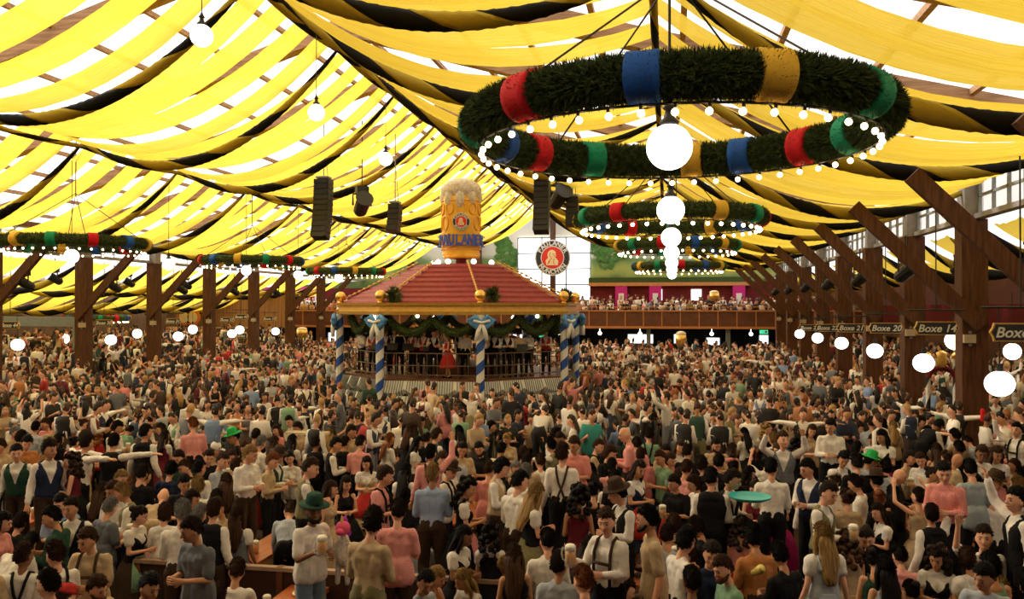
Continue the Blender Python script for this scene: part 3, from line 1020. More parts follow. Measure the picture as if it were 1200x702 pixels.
for bi, y0 in enumerate(BAYS):
    if bi == 0: continue
    for span in SPANS:
        if span != 'main' and y0 < 11: continue
        nk = 4 if span == 'main' else 2
        for k in range(nk):
            pts = drape_pts(span, bi*10+k, 12); rr = random.Random(bi*77+k+len(span)*5)
            yc = y0+.62+1.22*k if nk == 4 else y0+1.4+2.2*k
            w0 = (.465+rr.uniform(-.07, .04)) if nk == 4 else .95; yc += rr.uniform(-.07, .07)
            M = 8; vs = []; fs = []
            for (x, h, t) in pts:
                w = w0*(.80+.20*math.sin(PI*t)); tw = rr.uniform(-.012, .012)
                for q in range(M+1):
                    u = q/M*2-1
                    vs.append((x, yc+u*w+tw, CZ+h-.13*(1-u*u)*(.4+math.sin(PI*t))+.018*math.sin(q*2.7+k)))
            for a in range(len(pts)-1):
                for q in range(M): fs.append((a*(M+1)+q, a*(M+1)+q+1, (a+1)*(M+1)+q+1, (a+1)*(M+1)+q))
            b = MB(); b.add(vs, fs); o = b.build('ceiling_drape' if nk == 4 else 'aisle_drape', yellow, smooth=True)
            if nk == 4: tag(o, 'yellow ceiling drape, %s of the four strips behind the %s black and gold garland' % (ordn[k], ordn[bi-1]), 'drape', 'yellow ceiling drapes')
            else: tag(o, 'wide yellow drape under the %s aisle roof, %s from the near end' % (span, ordn[(bi-3)*2+k] if (bi-3)*2+k < 14 else 'number %d' % ((bi-3)*2+k+1)), 'drape', 'yellow drapes in the %s aisle' % span)
# twisted black and gold garlands, one under each rafter
def twist(t_, pts, off, K=6):
    for nm, m, ph in (('black_ribbon', blackcloth, 0), ('gold_ribbon', goldcloth, PI)):
        vs = []; fs = []
        for (x, h, t) in pts:
            r = .03+.115*max(0, math.sin(PI*t))**.6; a0 = x*3.0+off+.5*math.sin(x*.9+off)
            for q in range(K+1):
                a = a0+ph+PI*q/K; vs.append((x, r*math.cos(a), h+r*1.15*math.sin(a)))
        for a in range(len(pts)-1):
            for q in range(K): fs.append((a*(K+1)+q, a*(K+1)+q+1, (a+1)*(K+1)+q+1, (a+1)*(K+1)+q))
            fs.append((a*(K+1)+K, a*(K+1), (a+1)*(K+1), (a+1)*(K+1)+K))
        b = MB(); b.add(vs, fs); b.build(nm, m, t_, smooth=True)
for bi, y0 in enumerate(BAYS):
    if bi == 0: continue
    for span in SPANS:
        if span != 'main' and y0 < 11: continue
        lab = 'twisted black and gold cloth garland under the roof, %s from the near end' % ordn[bi-1] if span == 'main' else 'short black and gold garland in the %s aisle, %s from the near end' % (span, ordn[bi-3])
        t_ = thing('twisted_garland', lab, 'garland', (0, y0, CZ), 0, 'black and gold garlands, '+span)
        twist(t_, [(x, h-.1, t) for (x, h, t) in drape_pts(span, bi, 34, 1.22)], random.Random(bi).uniform(0, 6))
        if span != 'main':
            t2 = thing('twisted_garland', lab.replace('short', 'short slanting'), 'garland', (0, y0+2.5, CZ), 0, 'black and gold garlands, '+span)
            twist(t2, [(x, h-.1, t) for (x, h, t) in drape_pts(span, bi+50, 34, 1.3)], random.Random(bi+9).uniform(0, 6))
# long twisted band along the ridge line of the drapes
for X_, H_ in ((-8.8, 7.25), (-16.8, 4.85), (-.2, 4.85)):
    t_ = thing('ridge_garland' if X_ == -8.8 else 'cable_garland', {-8.8: 'long black and gold cloth band following the ridge of the tent roof', -16.8: 'thin black and gold band along the left hanging line of the drapes', -.2: 'thin black and gold band along the right hanging line of the drapes'}[X_], 'garland', (X_, 0, CZ+H_-.15))
    for nm, m, ph in (('black_ribbon', blackcloth, 0), ('gold_ribbon', goldcloth, PI)):
        vs = []; fs = []; K = 5; N = 200
        r = .15 if X_ == -8.8 else .07
        for i in range(N+1):
            y = 2+56*i/N; a0 = y*2.4
            for q in range(K+1):
                a = a0+ph+PI*q/K; vs.append((r*math.cos(a), y, r*math.sin(a)-.12*abs(math.sin(PI*(y-2.1)/5))))
        for a in range(N):
            for q in range(K): fs.append((a*(K+1)+q, a*(K+1)+q+1, (a+1)*(K+1)+q+1, (a+1)*(K+1)+q))
            fs.append((a*(K+1)+K, a*(K+1), (a+1)*(K+1), (a+1)*(K+1)+K))
        b = MB(); b.add(vs, fs); b.build(nm, m, t_, smooth=True)

# posts with braces
pn = 0
for side, X in ((-1, XL), (1, XR)):
    sn = 'left' if side < 0 else 'right'; k = 0
    for y in BAYS:
        zc = y*CY-X*SY; xc = X*CY+y*SY
        px = 600+F*xc/max(zc, .1)
        if y < 12 or px < -140: continue
        k += 1
        t_ = thing('timber_post', 'dark timber post with slanted brace, %s in the %s row of posts' % (ordn[k-1], sn), 'post', (X, y, 0), 0, '%s row of timber posts' % sn)
        b = MB(); wd_ = .48 if side < 0 else .58; b.box((0, 0, (CZ+2.1)/2), (wd_, .52, CZ+2.1)); b.box((0, 0, .3), (wd_+.08, .60, .6)); b.build('shaft', wood, t_)
        b = MB(); b.box((0, 0, CZ+2.6), (.42, .45, 1.)); b.build('upper_post', greywood, t_)
        b = MB(); b.beam((side*.1, -.35, CZ-.45), (-side*2.75, -.35, CZ+2.45), .18, .32); b.build('brace', wood, t_)
        for zz in (.2, -.1):
            b = MB(); b.tube([(-.12*side, -.30, CZ+zz-.8), (-.12*side, -.25, CZ+zz-.8)], .035, 8); b.build('bolt', steel, t_)
        b = MB(); b.box((-side*.15, -.31, CZ-.75), (.26, .14, .2)); b.build('junction_box', cream, t_)
    b = MB(); b.box((X, 27, CZ+3.2), (.3, 80, .2)); struct(b.build('eave_beam', wood))
# clerestory windows above both rows of posts
wi = 0
for X in (XL-.1, XR+.1):
    for i in range(len(BAYS)-1):
        y0 = BAYS[i]
        if y0 < 11: continue
        wi += 1; b = MB()
        for k in range(6): b.box((X, y0+.3+k*.88, CZ+2.65), (.07, .07, .95))
        for zz in (2.2, 2.65, 3.1): b.box((X, y0+2.5, CZ+zz), (.07, 4.5, .06))
        w = b.build('window_%d' % wi, steel); struct(w)
        b = MB(); b.box((X+.05, y0+2.5, CZ+2.65), (.02, 4.4, .9)); b.build('pane', membrane, w)
    b = MB(); b.box((X, 27, CZ+2.16), (.25, 80, .12)); struct(b.build('trim_%d' % (1 if X > 0 else 30), greywood))
# ---------------------------------------------------------------- fir wreaths
def wreath(cx, y, h, D, label, angs, seq, rt, dens, nb, group='hanging fir wreaths', top=None):
    r0 = D/2; t_ = thing('fir_wreath', label, 'wreath', (cx, y, CZ+h), 0, group)
    rr = random.Random(int(y*10)+int(cx))
    b = MB(); N = 64
    pts = [(r0*math.cos(2*PI*i/N), r0*math.sin(2*PI*i/N), 0) for i in range(N)]
    b.tube(pts, rt*.86, 12, closed=True)
    vs = []; fs = []; ms = []
    for i in range(dens):
        a = rr.uniform(0, 2*PI); p = rr.uniform(0, 2*PI)
        er = Vector((math.cos(a), math.sin(a), 0)); et = Vector((-math.sin(a), math.cos(a), 0)); ez = Vector((0,0,1))
        nrm = er*math.cos(p)+ez*math.sin(p)
        base = er*r0+nrm*rt*.80
        d = (nrm*.8+et*rr.uniform(-1, 1)+ez*rr.uniform(-.5, .5)+er*rr.uniform(-.4, .4)).normalized()
        L = rr.uniform(.05, .105)*(rt/.18); sd = d.cross(nrm)
        sd = (sd.normalized() if sd.length > .01 else et)*L*.14
        o = len(vs); vs += [base-sd, base+sd, base+d*L, base+nrm*L*.12]
        fs += [(o, o+1, o+2), (o+1, o+3, o+2), (o+3, o, o+2)]; 
    b.mi = 0; b.add(vs, fs)
    g = b.build('greenery', needle, t_)
    for i, (a, s) in enumerate(zip(angs, seq)):
        a = math.radians(a)-PI/2; b = MB(); w = .24/r0/2*(rt/.16)
        seg = [(r0*math.cos(a+u*w), r0*math.sin(a+u*w), 0) for u in (-1, -.92, -.5, 0, .5, .92, 1)]
        b.tube(seg, [rt*k for k in (1.0, 1.2, 1.19, 1.18, 1.19, 1.2, 1.0)], 20)
        o = b.build('ribbon_band', BAND[s][1], t_, smooth=True); o['label'] = BAND[s][0]+' ribbon band'
    for i in range(nb):
        a = 2*PI*(i+.5)/nb; rb = r0-.02
        b = MB(); b.sphere((rb*math.cos(a), rb*math.sin(a), -rt-.10), .030*(1 if D > 3.8 else 1.3), 8, 6)
        b.build('bulb', bulbm, t_, smooth=True)
    b = MB()
    b.tube([(r0*math.cos(2*PI*i/48), r0*math.sin(2*PI*i/48), -rt-.035) for i in range(48)], .012, 5, closed=True)
    for i in range(nb):
        a = 2*PI*(i+.5)/nb; b.tube([(r0*math.cos(a), r0*math.sin(a), -rt-.03), (r0*math.cos(a), r0*math.sin(a), -rt-.07)], .014, 6)
    b.build('bulb_cable', black, t_)
    b = MB(); T = (top or (5.0-h)) ; hub = 1.5
    for q in range(4):
        a = PI/4+q*PI/2; b.tube([(r0*math.cos(a), r0*math.sin(a), .1), (0, 0, hub)], .011, 5)
    b.tube([(0, 0, hub), (0, 0, T)], .016, 5); b.build('suspension_cable', black, t_)
    return t_
A16 = [-76, -39, -7, 22, 54, 108, 131, 155, 173, -150, -125, -104]; S16 = 'GRBYGGRBYGRB'
AE = [i*30-78 for i in range(12)]; SE = 'GRBY'*3
for i, (y, h, D) in enumerate(((8.55, 1.78, 3.84), (18.3, 1.86, 3.75), (28.4, 2.0, 3.8), (38.3, 1.8, 3.8))):
    wreath((.06, .05, .3, .5)[i], y, h, D, 'hanging fir wreath with coloured bands and bulbs, %s in the right row' % ('largest and nearest', 'second', 'third', 'fourth')[i],
           A16 if i == 0 else [a+i*17 for a in AE], S16 if i == 0 else SE, (.176 if i == 0 else .16), (90000, 16000, 8000, 6000)[i], (46, 40, 36, 36)[i])
for i, y in enumerate((22.6, 32.6, 43.1)):
    wreath(-17.4 if i == 0 else -16.9, y, 1.9, 3.9, 'hanging fir wreath with coloured bands and bulbs, %s in the left row' % ('nearest', 'second', 'third')[i],
           [a+8+i*22 for a in AE], 'RBYG'*3, .165, (14000, 7000, 5000)[i], (40, 36, 36)[i])
wreath(-31., 42., -.6, 3.2, 'small fir wreath hanging in the left aisle under the low yellow ceiling', AE, SE, .14, 2500, 24, top=1.6)

# ---------------------------------------------------------------- globe lamps
def globe(x, y, h, r, top, label, group):
    t_ = thing('globe_lamp', label, 'lamp', (x, y, CZ+h), 0, group)
    b = MB(); b.sphere((0, 0, 0), r, 24, 16); b.build('globe', globem, t_, smooth=True)
    b = MB(); b.lathe([(.07, r-.02), (.09, r+.02), (.05, r+.06), (.035, r+.12), (.06, r+.14), (.03, r+.19), (.012, r+.24)], 12)
    b.build('cap', black, t_, smooth=True)
    b = MB(); b.tube([(0, 0, r+.2), (0, 0, top-h)], .010, 5); b.build('cable', black, t_)
for k in range(7):
    globe(.02+.03*k, 7.7+5*k, 1.43, .205, 4.7, 'white globe lamp on a cable, %s in the row through the right wreaths' % ordn[k], 'globe lamps in the row through the right wreaths')
for k in range(5):
    globe(-17.45 if k < 2 else -17.1, 22.5+5*k, 1.52, .21, 4.7, 'white globe lamp on a cable, %s in the row through the left wreaths' % ordn[k], 'globe lamps in the row through the left wreaths')
for k in range(3):
    globe(-8.6, 14.6+5.3*k, 5.1-.25*k, .21, 7.0, 'white globe lamp hanging high under the ridge, %s from the near end' % ordn[k], 'globe lamps under the ridge')

# ---------------------------------------------------------------- box signs with their lamps
signm = mat('sign_slate', (.018,.022,.028), .5); lett = mat('sign_lettering', (.75,.74,.68), .6)
def box_sign(x, y, h, s, text, label, lamp_dx=0., lr=.25, lamp_h=-1.2, sc=.64):
    t_ = thing('hanging_sign', label, 'sign', (x, y, CZ+h), 0, 'box number signs')
    w, hh, c = .62*sc, .23*sc, .10*sc
    pr = [(-w-c, 0), (-w-.3*c, .5*hh), (-w, hh), (w, hh), (w+.3*c, .5*hh), (w+c, 0), (w+.3*c, -.5*hh), (w, -hh), (-w, -hh), (-w-.3*c, -.5*hh)]
    for nm, m, k, d in (('frame', gold, 1.0, .03), ('board', signm, .93, .04)):
        b = MB(); n = len(pr)
        vs = [(p[0]*(k if k == 1 else .955), -d, p[1]*(k if k == 1 else .86)) for p in pr]+[(p[0]*(k if k == 1 else .955), d, p[1]*(k if k == 1 else .86)) for p in pr]
        b.add(vs, [tuple(range(n)), tuple(range(n, 2*n))[::-1]]+[((i+1) % n, i, i+n, (i+1) % n+n) for i in range(n)])
        b.build(nm, m, t_)
    me = text_mesh(text, .36*sc, .004, lett, shear=.25, bold=.004)
    o = obj('lettering', me, t_, (0, -.046, -.01)); o.rotation_euler = (PI/2, 0, 0)
    b = MB()
    for sx in (-.5, .5): b.tube([(sx*sc, 0, hh), (sx*sc, 0, hh+.25)], .012, 5)
    b.tube([(-.9*sc, 0, hh+.25), (.9*sc, 0, hh+.25)], .02, 6)
    b.tube([(.0, 0, hh+.25), (.0, 0, 2.8)], .014, 5)
    b.build('bracket', black, t_)
    if lr:
        lt = thing('sign_lamp', 'white globe lamp hanging below the "%s" sign' % text, 'lamp', (x+lamp_dx, y, CZ+lamp_h), 0, 'globe lamps below the box signs')
        b = MB(); b.sphere((0, 0, 0), (lr, lr, lr*.93), 20, 14); b.build('globe', globem, lt, smooth=True)
        b = MB(); b.tube([(0, 0, lr*.9), (0, 0, lr+.1)], .05, 8); b.tube([(0, 0, lr), (0, 0, h-lamp_h-hh)], .012, 5); b.build('stem', black, lt)
RS = [(14.7, 'Boxe 13'), (19.9, 'Boxe 14'), (25.1, 'Boxe 20'), (30.3, 'Boxe 21'), (35.3, 'Boxe 22'), (40.4, 'Boxe 23')]
for k, (y, s) in enumerate(RS):
    xs = [1196, 1097, 1038, 997, 969, 948][k]; xg = [1171, 1082, 1025, 986, 958, 937][k]
    X = px2x(xs, y); box_sign(X, y, -(23.0 if k else 27)*(y)/995., 1, s, 'dark "%s" sign with gold edge, beside the right row of posts' % s, px2x(xg, y)-X, .22, -1.22)
LS = [(29.8, 12, 'Boxe 44', 21), (35, 122, 'Boxe 30', 130), (39.8, 203, 'Boxe 31', 209), (44.5, 266, 'Boxe 32', 272), (49.2, 316, 'Boxe 33', 323)]
for k, (y, xs, s, xg) in enumerate(LS):
    X = px2x(xs, y); box_sign(X, y, -.72, 1, s, 'dark "%s" sign with gold edge, by the left row of posts' % s, px2x(xg, y)-X, .25, -1.5)
for k, (y, px_, s, xg) in enumerate(((45, 283, 'Boxe 40', 281), (47, 282, 'Schänke 1', 0))):
    X = px2x(px_, y); box_sign(X, y, (-.55, -1.7)[k], 1, s, 'dark "%s" sign deeper in the left aisle' % s, px2x(xg, y)-X if xg else 0, .25 if xg else 0, -1.3)
for k, (y, px_, py_) in enumerate(((36, 75, 397), (42, 161, 391), (44, 226, 386), (28, 1186, 412), (24, 1119, 399))):
    X = px2x(px_, y); h = hz(py_, X, y)-CZ
    globe(X, y, h, .25, h+1.8, 'white globe lamp in the %s' % ('left aisle, leftmost', 'left aisle, middle one', 'left aisle beside the dark serving hatch', 'right aisle behind the nearest big globe', 'right aisle beside the post')[k], 'globe lamps in the aisles')

# ---------------------------------------------------------------- round emblem (ring with lettering and a bust)
badge_red = mat('badge_red', (.72,.03,.015), .5); badge_dark = mat('badge_dark', (.02,.025,.035), .5); badge_cream = mat('badge_cream', (.86,.72,.42), .6)
def disc(b, r, y0, y1, n=40, r_in=0., cx=0, cz=0):
    vs = []; fs = []
    for yy in (y0, y1):
        for k in range(n): a = 2*PI*k/n; vs.append((cx+r*math.cos(a), yy, cz+r*math.sin(a)))
    fs = [tuple(range(n)), tuple(range(n, 2*n))[::-1]]+[((k+1) % n, k, k+n, (k+1) % n+n) for k in range(n)]
    b.add(vs, fs); return b
def emblem(parent, rad, wrap=None):
    # front faces -Y; every layer has its own depth
    root = bpy.data.objects.new('emblem', disc(MB(), rad, .0, .08).mesh('emblem', white)); COL.objects.link(root); root.parent = parent
    o = disc(MB(), rad*.93, -.02, .0).build('dark_ring', badge_dark, root)
    disc(MB(), rad*.66, -.035, -.02).build('inner_ring', white, root)
    disc(MB(), rad*.61, -.05, -.035).build('red_field', badge_red, root)
    b = MB()                                                        # the hooded bust in profile
    b.mi = 0
    prof = [(-.34,-.42),(.30,-.42),(.34,-.2),(.20,-.02),(.12,.05),(.20,.08),(.22,.14),(.17,.20),(.20,.27),(.12,.38),(-.02,.44),(-.16,.40),(-.26,.28),(-.28,.12),(-.24,0),(-.38,-.16)]
    n = len(prof); vs = [(p[0]*rad, -.075, p[1]*rad) for p in prof]+[(p[0]*rad, -.05, p[1]*rad) for p in prof]
    b.add(vs, [tuple(range(n)), tuple(range(n, 2*n))[::-1]]+[((i+1) % n, i, i+n, (i+1) % n+n) for i in range(n)]); b.build('bust', badge_cream, root)
    b = MB()
    for pts in ([(-.2,-.3),(-.12,-.1),(0,-.02)], [(.1,-.38),(.06,-.2),(.1,-.04)], [(-.14,.3),(-.16,.1),(-.06,.0)], [(.0,.2),(.1,.22)], [(.06,.12),(.16,.12)], [(-.26,-.36),(-.18,-.16)]):
        b.tube([(p[0]*rad, -.078, p[1]*rad) for p in pts], rad*.018, 5)
    b.build('bust_lines', badge_red, root)
    for word, a0, sp, flip in (('PAULANER', 90, 17.5, 1), ('MÜNCHEN', -90, 17.5, -1)):
        for i, ch in enumerate(word):
            a = math.radians(a0-flip*sp*(i-(len(word)-1)/2))
            me = text_mesh(ch, rad*.34, .006, white, bold=.012*rad)
            o = obj('letter', me, root, (rad*.795*math.cos(a), -.03, rad*.795*math.sin(a)))
            o.rotation_euler = Euler((PI/2, 0, 0)); rot = (a-PI/2) if flip == 1 else (a+PI/2)
            o.rotation_euler = (Matrix.Rotation(-rot, 3, 'Y') @ Matrix.Rotation(PI/2, 3, 'X')).to_euler()
    return root

# ---------------------------------------------------------------- bandstand
BX, BY = -8.45, 34.4
FA = math.atan2(-BX, -BY)                                           # unused helper angle
toCam = math.atan2(-BY, -BX)
def opt(r, k, off=8): a = toCam+math.radians(off+45*k); return (r*math.cos(a), r*math.sin(a))
bs = thing('bandstand', 'octagonal bandstand with red stepped roof and blue and white spiral columns', 'bandstand', (BX, BY, 0))
def ngon(b, r0, z0, r1, z1, close=True):
    vs = [(*opt(r0, k), z0) for k in range(8)]+[(*opt(r1, k), z1) for k in range(8)]
    fs = [(k, (k+1) % 8, 8+(k+1) % 8, 8+k) for k in range(8)]
    if close: fs += [tuple(range(8))[::-1], tuple(range(8, 16))]
    b.add(vs, fs); return b
DK = 1.75
b = MB(); ngon(b, 4.75, 0, 4.75, DK); b.build('platform', brown, bs)
skm = mat('striped_skirt_cloth', (.70,.70,.66), .8, var=.1); skd = mat('skirt_grey', (.16,.18,.17), .8)
b = MB(); b2 = MB()
for k in range(8):
    x0, y0 = opt(4.86, k); x1, y1 = opt(4.86, k+1)
    for lv, (zt, zb) in enumerate(((DK-.05, DK-.62), (DK-.6, DK-1.2))):
        n = 4
        for i in range(n):
            xa, ya = x0+(x1-x0)*i/n, y0+(y1-y0)*i/n; xb, yb = x0+(x1-x0)*(i+1)/n, y0+(y1-y0)*(i+1)/n
            o = 1+.03*lv; vs = []; fs = []; m = 10
            for q in range(m+1):
                u = q/m; d = .22*(1-(2*u-1)**2)
                vs += [((xa+(xb-xa)*u)*o, (ya+(yb-ya)*u)*o, zt), ((xa+(xb-xa)*u)*(o+.03), (ya+(yb-ya)*u)*(o+.03), zt-(zt-zb)*.5-d*.8), ((xa+(xb-xa)*u)*(o+.005), (ya+(yb-ya)*u)*(o+.005), zb+.12-d)]
            for q in range(m): fs += [(3*q, 3*q+3, 3*q+4, 3*q+1), (3*q+1, 3*q+4, 3*q+5, 3*q+2)]
            b.add(vs, fs)
            for q in range(1, m):
                p, r_ = Vector(vs[3*q]), Vector(vs[3*q+1]); s_ = Vector(vs[3*q+2])
                b2.tube([p*1.002, r_*1.004, s_*1.004], .017, 4)
b.build('white_drapery', skm, bs); b2.build('drapery_stripes', skd, bs)
b = MB()
for k in range(8):
    x0, y0 = opt(4.6, k); x1, y1 = opt(4.6, k+1)
    for zz in (.95, .5, .15): b.beam((x0, y0, DK+zz), (x1, y1, DK+zz), .035, .035)
    for i in range(9):
        u = i/9; b.tube([(x0+(x1-x0)*u, y0+(y1-y0)*u, DK), (x0+(x1-x0)*u, y0+(y1-y0)*u, DK+.95)], .013, 5)
b.build('railing', mat('railing_bronze', (.14,.09,.05), .5), bs)
EV = CZ-.28
for k in range(8):
    x, y = opt(4.95, k)
    c_ = bpy.data.objects.new('spiral_column', None); COL.objects.link(c_); c_.parent = bs; c_.location = (x, y, 0)
    c_['label'] = 'column wound with blue and white bands'
    for nm, m, ph in (('white_band', white, 0), ('blue_band', bluep, PI)):
        bb = MB(); vs = []; fs = []; K = 8; N = 120
        for i in range(N+1):
            z = EV*i/N; a0 = z*8.5
            for q in range(K+1): a = a0+ph+PI*q/K; vs.append((.15*math.cos(a), .15*math.sin(a), z))
        for i in range(N):
            for q in range(K): fs.append((i*(K+1)+q, i*(K+1)+q+1, (i+1)*(K+1)+q+1, (i+1)*(K+1)+q))
        bb.add(vs, fs); bb.build(nm, m, c_, smooth=True)
    # bow
    rad = Vector((x, y, 0)).normalized(); sd = Vector((-rad.y, rad.x, 0)); bb = MB()
    base = rad*.22+Vector((0, 0, EV-.28))
    for s in (-1, 1):
        for (w, h_) in ((.45, .10), (.36, -.02)):
            bb.tube([base, base+sd*s*w*.5+Vector((0,0,h_+.12)), base+sd*s*w+Vector((0,0,h_)), base+sd*s*w*.55+Vector((0,0,h_-.12)), base], [.05,.10,.12,.10,.05], 8)
    bb.sphere(tuple(base), .11, 8, 6); bb.build('bow', blueb, c_, smooth=True)
    bb = MB()
    for s in (-1, 1): bb.tube([base+rad*.05, base+rad*.06+sd*s*.12+Vector((0,0,-.3)), base+rad*.05+sd*s*.2+Vector((0,0,-.62))], [.05,.09,.08], 6)
    bb.tube([base+rad*.08+sd*-.3+Vector((0,0,.08)), base+rad*.1, base+rad*.08+sd*.3+Vector((0,0,.08))], .05, 6)
    bb.build('bow_tail', white, c_, smooth=True)
# eave, gold band
b = MB(); ngon(b, 5.08, EV, 5.12, EV+.12); ngon(b, 5.0, EV+.10, 4.98, EV+.36); ngon(b, 5.14, EV+.34, 5.18, EV+.44); b.build('gold_eave', gold, bs)
rb = mat('roof_red', (.30,.018,.028), .5, var=.3, scale=5)
b = MB(); NS = 8; zb = EV+.42; zt = CZ+1.72
for i in range(NS):
    ra = 4.85-(4.85-1.75)*i/NS; rb_ = 4.85-(4.85-1.75)*(i+1)/NS
    z0 = zb+(zt-zb)*i/NS
    ngon(b, ra+.05, z0, ra+.02, z0+.09); ngon(b, ra+.0, z0+.05, rb_+.05, z0+(zt-zb)/NS+.01)
b.build('stepped_roof', rb, bs)
for k in range(8):
    pts = []; rs_ = []
    for i in range(NS*6+1):
        u = i/(NS*6); r_ = 4.95-(4.95-1.8)*u; pts.append((*opt(r_, k), zb+.11+(zt-zb)*u)); rs_.append(.055 if i % 3 == 0 else .018)
    MB().tube(pts, rs_, 6).build('hip_trim', gold, bs)
for k in range(8):
    x, y = opt(4.92, k); b = MB(); b.lathe([(.09, EV+.42), (.12, EV+.46), (.05, EV+.52)], 10, (x, y, 0)); b.sphere((x, y, EV+.70), .21, 14, 10); b.build('gold_ball', goldm, bs, smooth=True)
# garland swags under the eave
b = MB(); rr = random.Random(3)
for k in range(8):
    x0, y0 = opt(4.5, k); x1, y1 = opt(4.5, k+1)
    for sw in range(2):
        pts = []
        for i in range(11):
            u = (sw+i/10)/2; d = .55*(1-(2*(i/10)-1)**2)+.12
            pts.append(Vector((x0+(x1-x0)*u, y0+(y1-y0)*u, EV-d)))
        b.tube(pts, .16, 8)
        for i in range(330):
            q = rr.randrange(10); p = pts[q].lerp(pts[q+1], rr.random()); d = Vector((rr.gauss(0,1), rr.gauss(0,1), rr.gauss(0,1))).normalized()
            o = d*.14; s_ = d.orthogonal().normalized()*.02; b.add([p+o-s_, p+o+s_, p+d*rr.uniform(.2, .3)], [(0,1,2)])
b.build('fir_swag', needle, bs)
for k in (0, 1, 7, 2, 5):                                            # dark fir tufts on the eave beside the balls
    x, y = opt(4.75, k+.13); b = MB()
    for i in range(260):
        d = Vector((rr.gauss(0,1), rr.gauss(0,1), rr.gauss(0,1))).normalized(); p = Vector((x, y, EV+.72))+d*rr.uniform(0, .25); s_ = d.orthogonal().normalized()*.03
        b.add([p-s_, p+s_, p+d*.2], [(0,1,2)])
    b.build('fir_tuft', needle, bs)
b = MB()
for k in range(8):
    x, y = opt(3.9, k+.5); b.sphere((x, y, EV-.12), .09, 8, 6)
b.build('ceiling_lights', smallm, bs)
for k, (dx, dy) in enumerate(((-.7, -.5), (-.25, -.8), (.65, -.7), (1.1, .1), (-1.1, .2))): MB().sphere((dx*1.15, dy*1.3, zt+.13), .11, 12, 8).build('top_light', smallm, bs, smooth=True)

# giant beer mug on the roof
mug = thing('giant_beer_mug', 'giant golden beer mug with foam crown standing on the bandstand roof', 'beer mug sculpture', (BX, BY, zt-.02))
amb = mat('mug_amber', (.86,.50,.03), .22, var=.25, scale=1.5, col2=(.72,.30,.01)); ambd = mat('mug_moulding', (.80,.42,.04), .2)
b = MB(); b.lathe([(.22, 0), (.22, .3), (.5, .34)], 16); b.build('post', maroon, mug)
b = MB(); b.lathe([(.62, .32), (.76, .36), (.79, .5), (.75, .62), (.76, .8), (.80, 1.6), (.80, 2.55), (.79, 2.85)], 40); b.build('glass', amb, mug, smooth=True)
b = MB()
tcm = toCam
for row, (z0, z1) in enumerate(((.75, 1.35), (1.45, 2.05), (2.1, 2.6))):
    for k in range(10):
        a = tcm+math.radians(36*k+18*(row % 2)); 
        if row < 2 and abs(math.degrees((a-tcm+PI) % (2*PI)-PI)) < 24: continue
        pts = []
        for i in range(14):
            t = 2*PI*i/14; aa = a+.22*math.cos(t); z = (z0+z1)/2+(z1-z0)/2*.95*math.sin(t); pts.append((.815*math.cos(aa), .815*math.sin(aa), z))
        b.tube(pts, .03, 6, closed=True)
for zz in (.7, 2.68): b.tube([(.80*math.cos(2*PI*i/32), .80*math.sin(2*PI*i/32), zz) for i in range(32)], .035, 6, closed=True)
b.build('moulded_dimples', ambd, mug, smooth=True)
b = MB()
hx = tcm+math.radians(90)
b.tube([(( .78+.48*math.sin(PI*i/12))*math.cos(hx+PI), (.78+.48*math.sin(PI*i/12))*math.sin(hx+PI), .9+1.5*i/12) for i in range(13)], .10, 10); 
# froth
me = MB(); me.sphere((0, 0, 3.15), (.86, .86, .52), 40, 24)
for i in range(9):
    a = 2*PI*i/9; L = .22+.3*((i*7) % 5)/5; me.sphere((.68*math.cos(a), .68*math.sin(a), 2.95-L/2), (.22, .22, .22+L*.5), 10, 8)
fr = MB(); rr = random.Random(2)
for v in me.v:
    pass
frm = mat('froth', (.80,.74,.62), .9, var=.35, scale=9, bump=1., bscale=14)
me.build('froth', frm, mug, smooth=True)
e = emblem(mug, .36); e.rotation_euler = (0, 0, tcm+PI/2); e.location = (.86*math.cos(tcm), .86*math.sin(tcm), 1.78)
letb = mat('lettering_blue', (.05,.12,.60), .4)
ring = MB(); ring.tube([(.98*math.cos(2*PI*i/32), .98*math.sin(2*PI*i/32), .82) for i in range(32)], .02, 5, closed=True); ring.tube([(.98*math.cos(2*PI*i/32), .98*math.sin(2*PI*i/32), 1.22) for i in range(32)], .015, 5, closed=True); rg = ring.build('lettering_ring', letb, mug)
word = 'PAULANER'
for rep in range(2):
    for i, ch in enumerate(word):
        a = tcm+math.radians(180*rep+(i-3.5)*16)
        me_ = text_mesh(ch, .50, .03, letb, bold=.018)
        o = obj('letter', me_, rg, (1.0*math.cos(a), 1.0*math.sin(a), 1.03)); o.rotation_euler = (PI/2, 0, a+PI/2); o.scale = (.80, 1.12, 1)

# ---------------------------------------------------------------- line arrays and spotlights hung from the roof
def line_array(px, y, ytop, ybot, w, n, label, tilt=0.):
    X = px2x(px, y); zt_ = hz(ytop, X, y); zb_ = hz(ybot, X, y)
    t_ = thing('hanging_loudspeaker', label, 'loudspeaker', (X, y, zt_), -math.atan2(X, -y)*0)
    hh = (zt_-zb_)/n
    for i in range(n):
        curve = -(i/n)**2*.35; b = MB()
        M = Matrix.Rotation(-.04*i*(i/n), 3, 'X')
        b.box((0, curve, -hh*(i+.5)), (w, .45, hh*.93), M); b.box((0, curve-.24, -hh*(i+.5)), (w*.86, .03, hh*.5), M)
        b.build('cabinet', black, t_)
    b = MB(); b.box((0, 0, .06), (w*.8, .4, .06)); b.tube([(0, 0, 0), (0, 0, float(roofh(X))-zt_-.1)], .02, 5); b.tube([(w*.3, 0, 0), (w*.1, 0, 1.2)], .012, 5); b.build('rigging', steel, t_)
line_array(379, 28, 210, 280, .55, 11, 'long black line array loudspeaker hanging left of the bandstand roof')
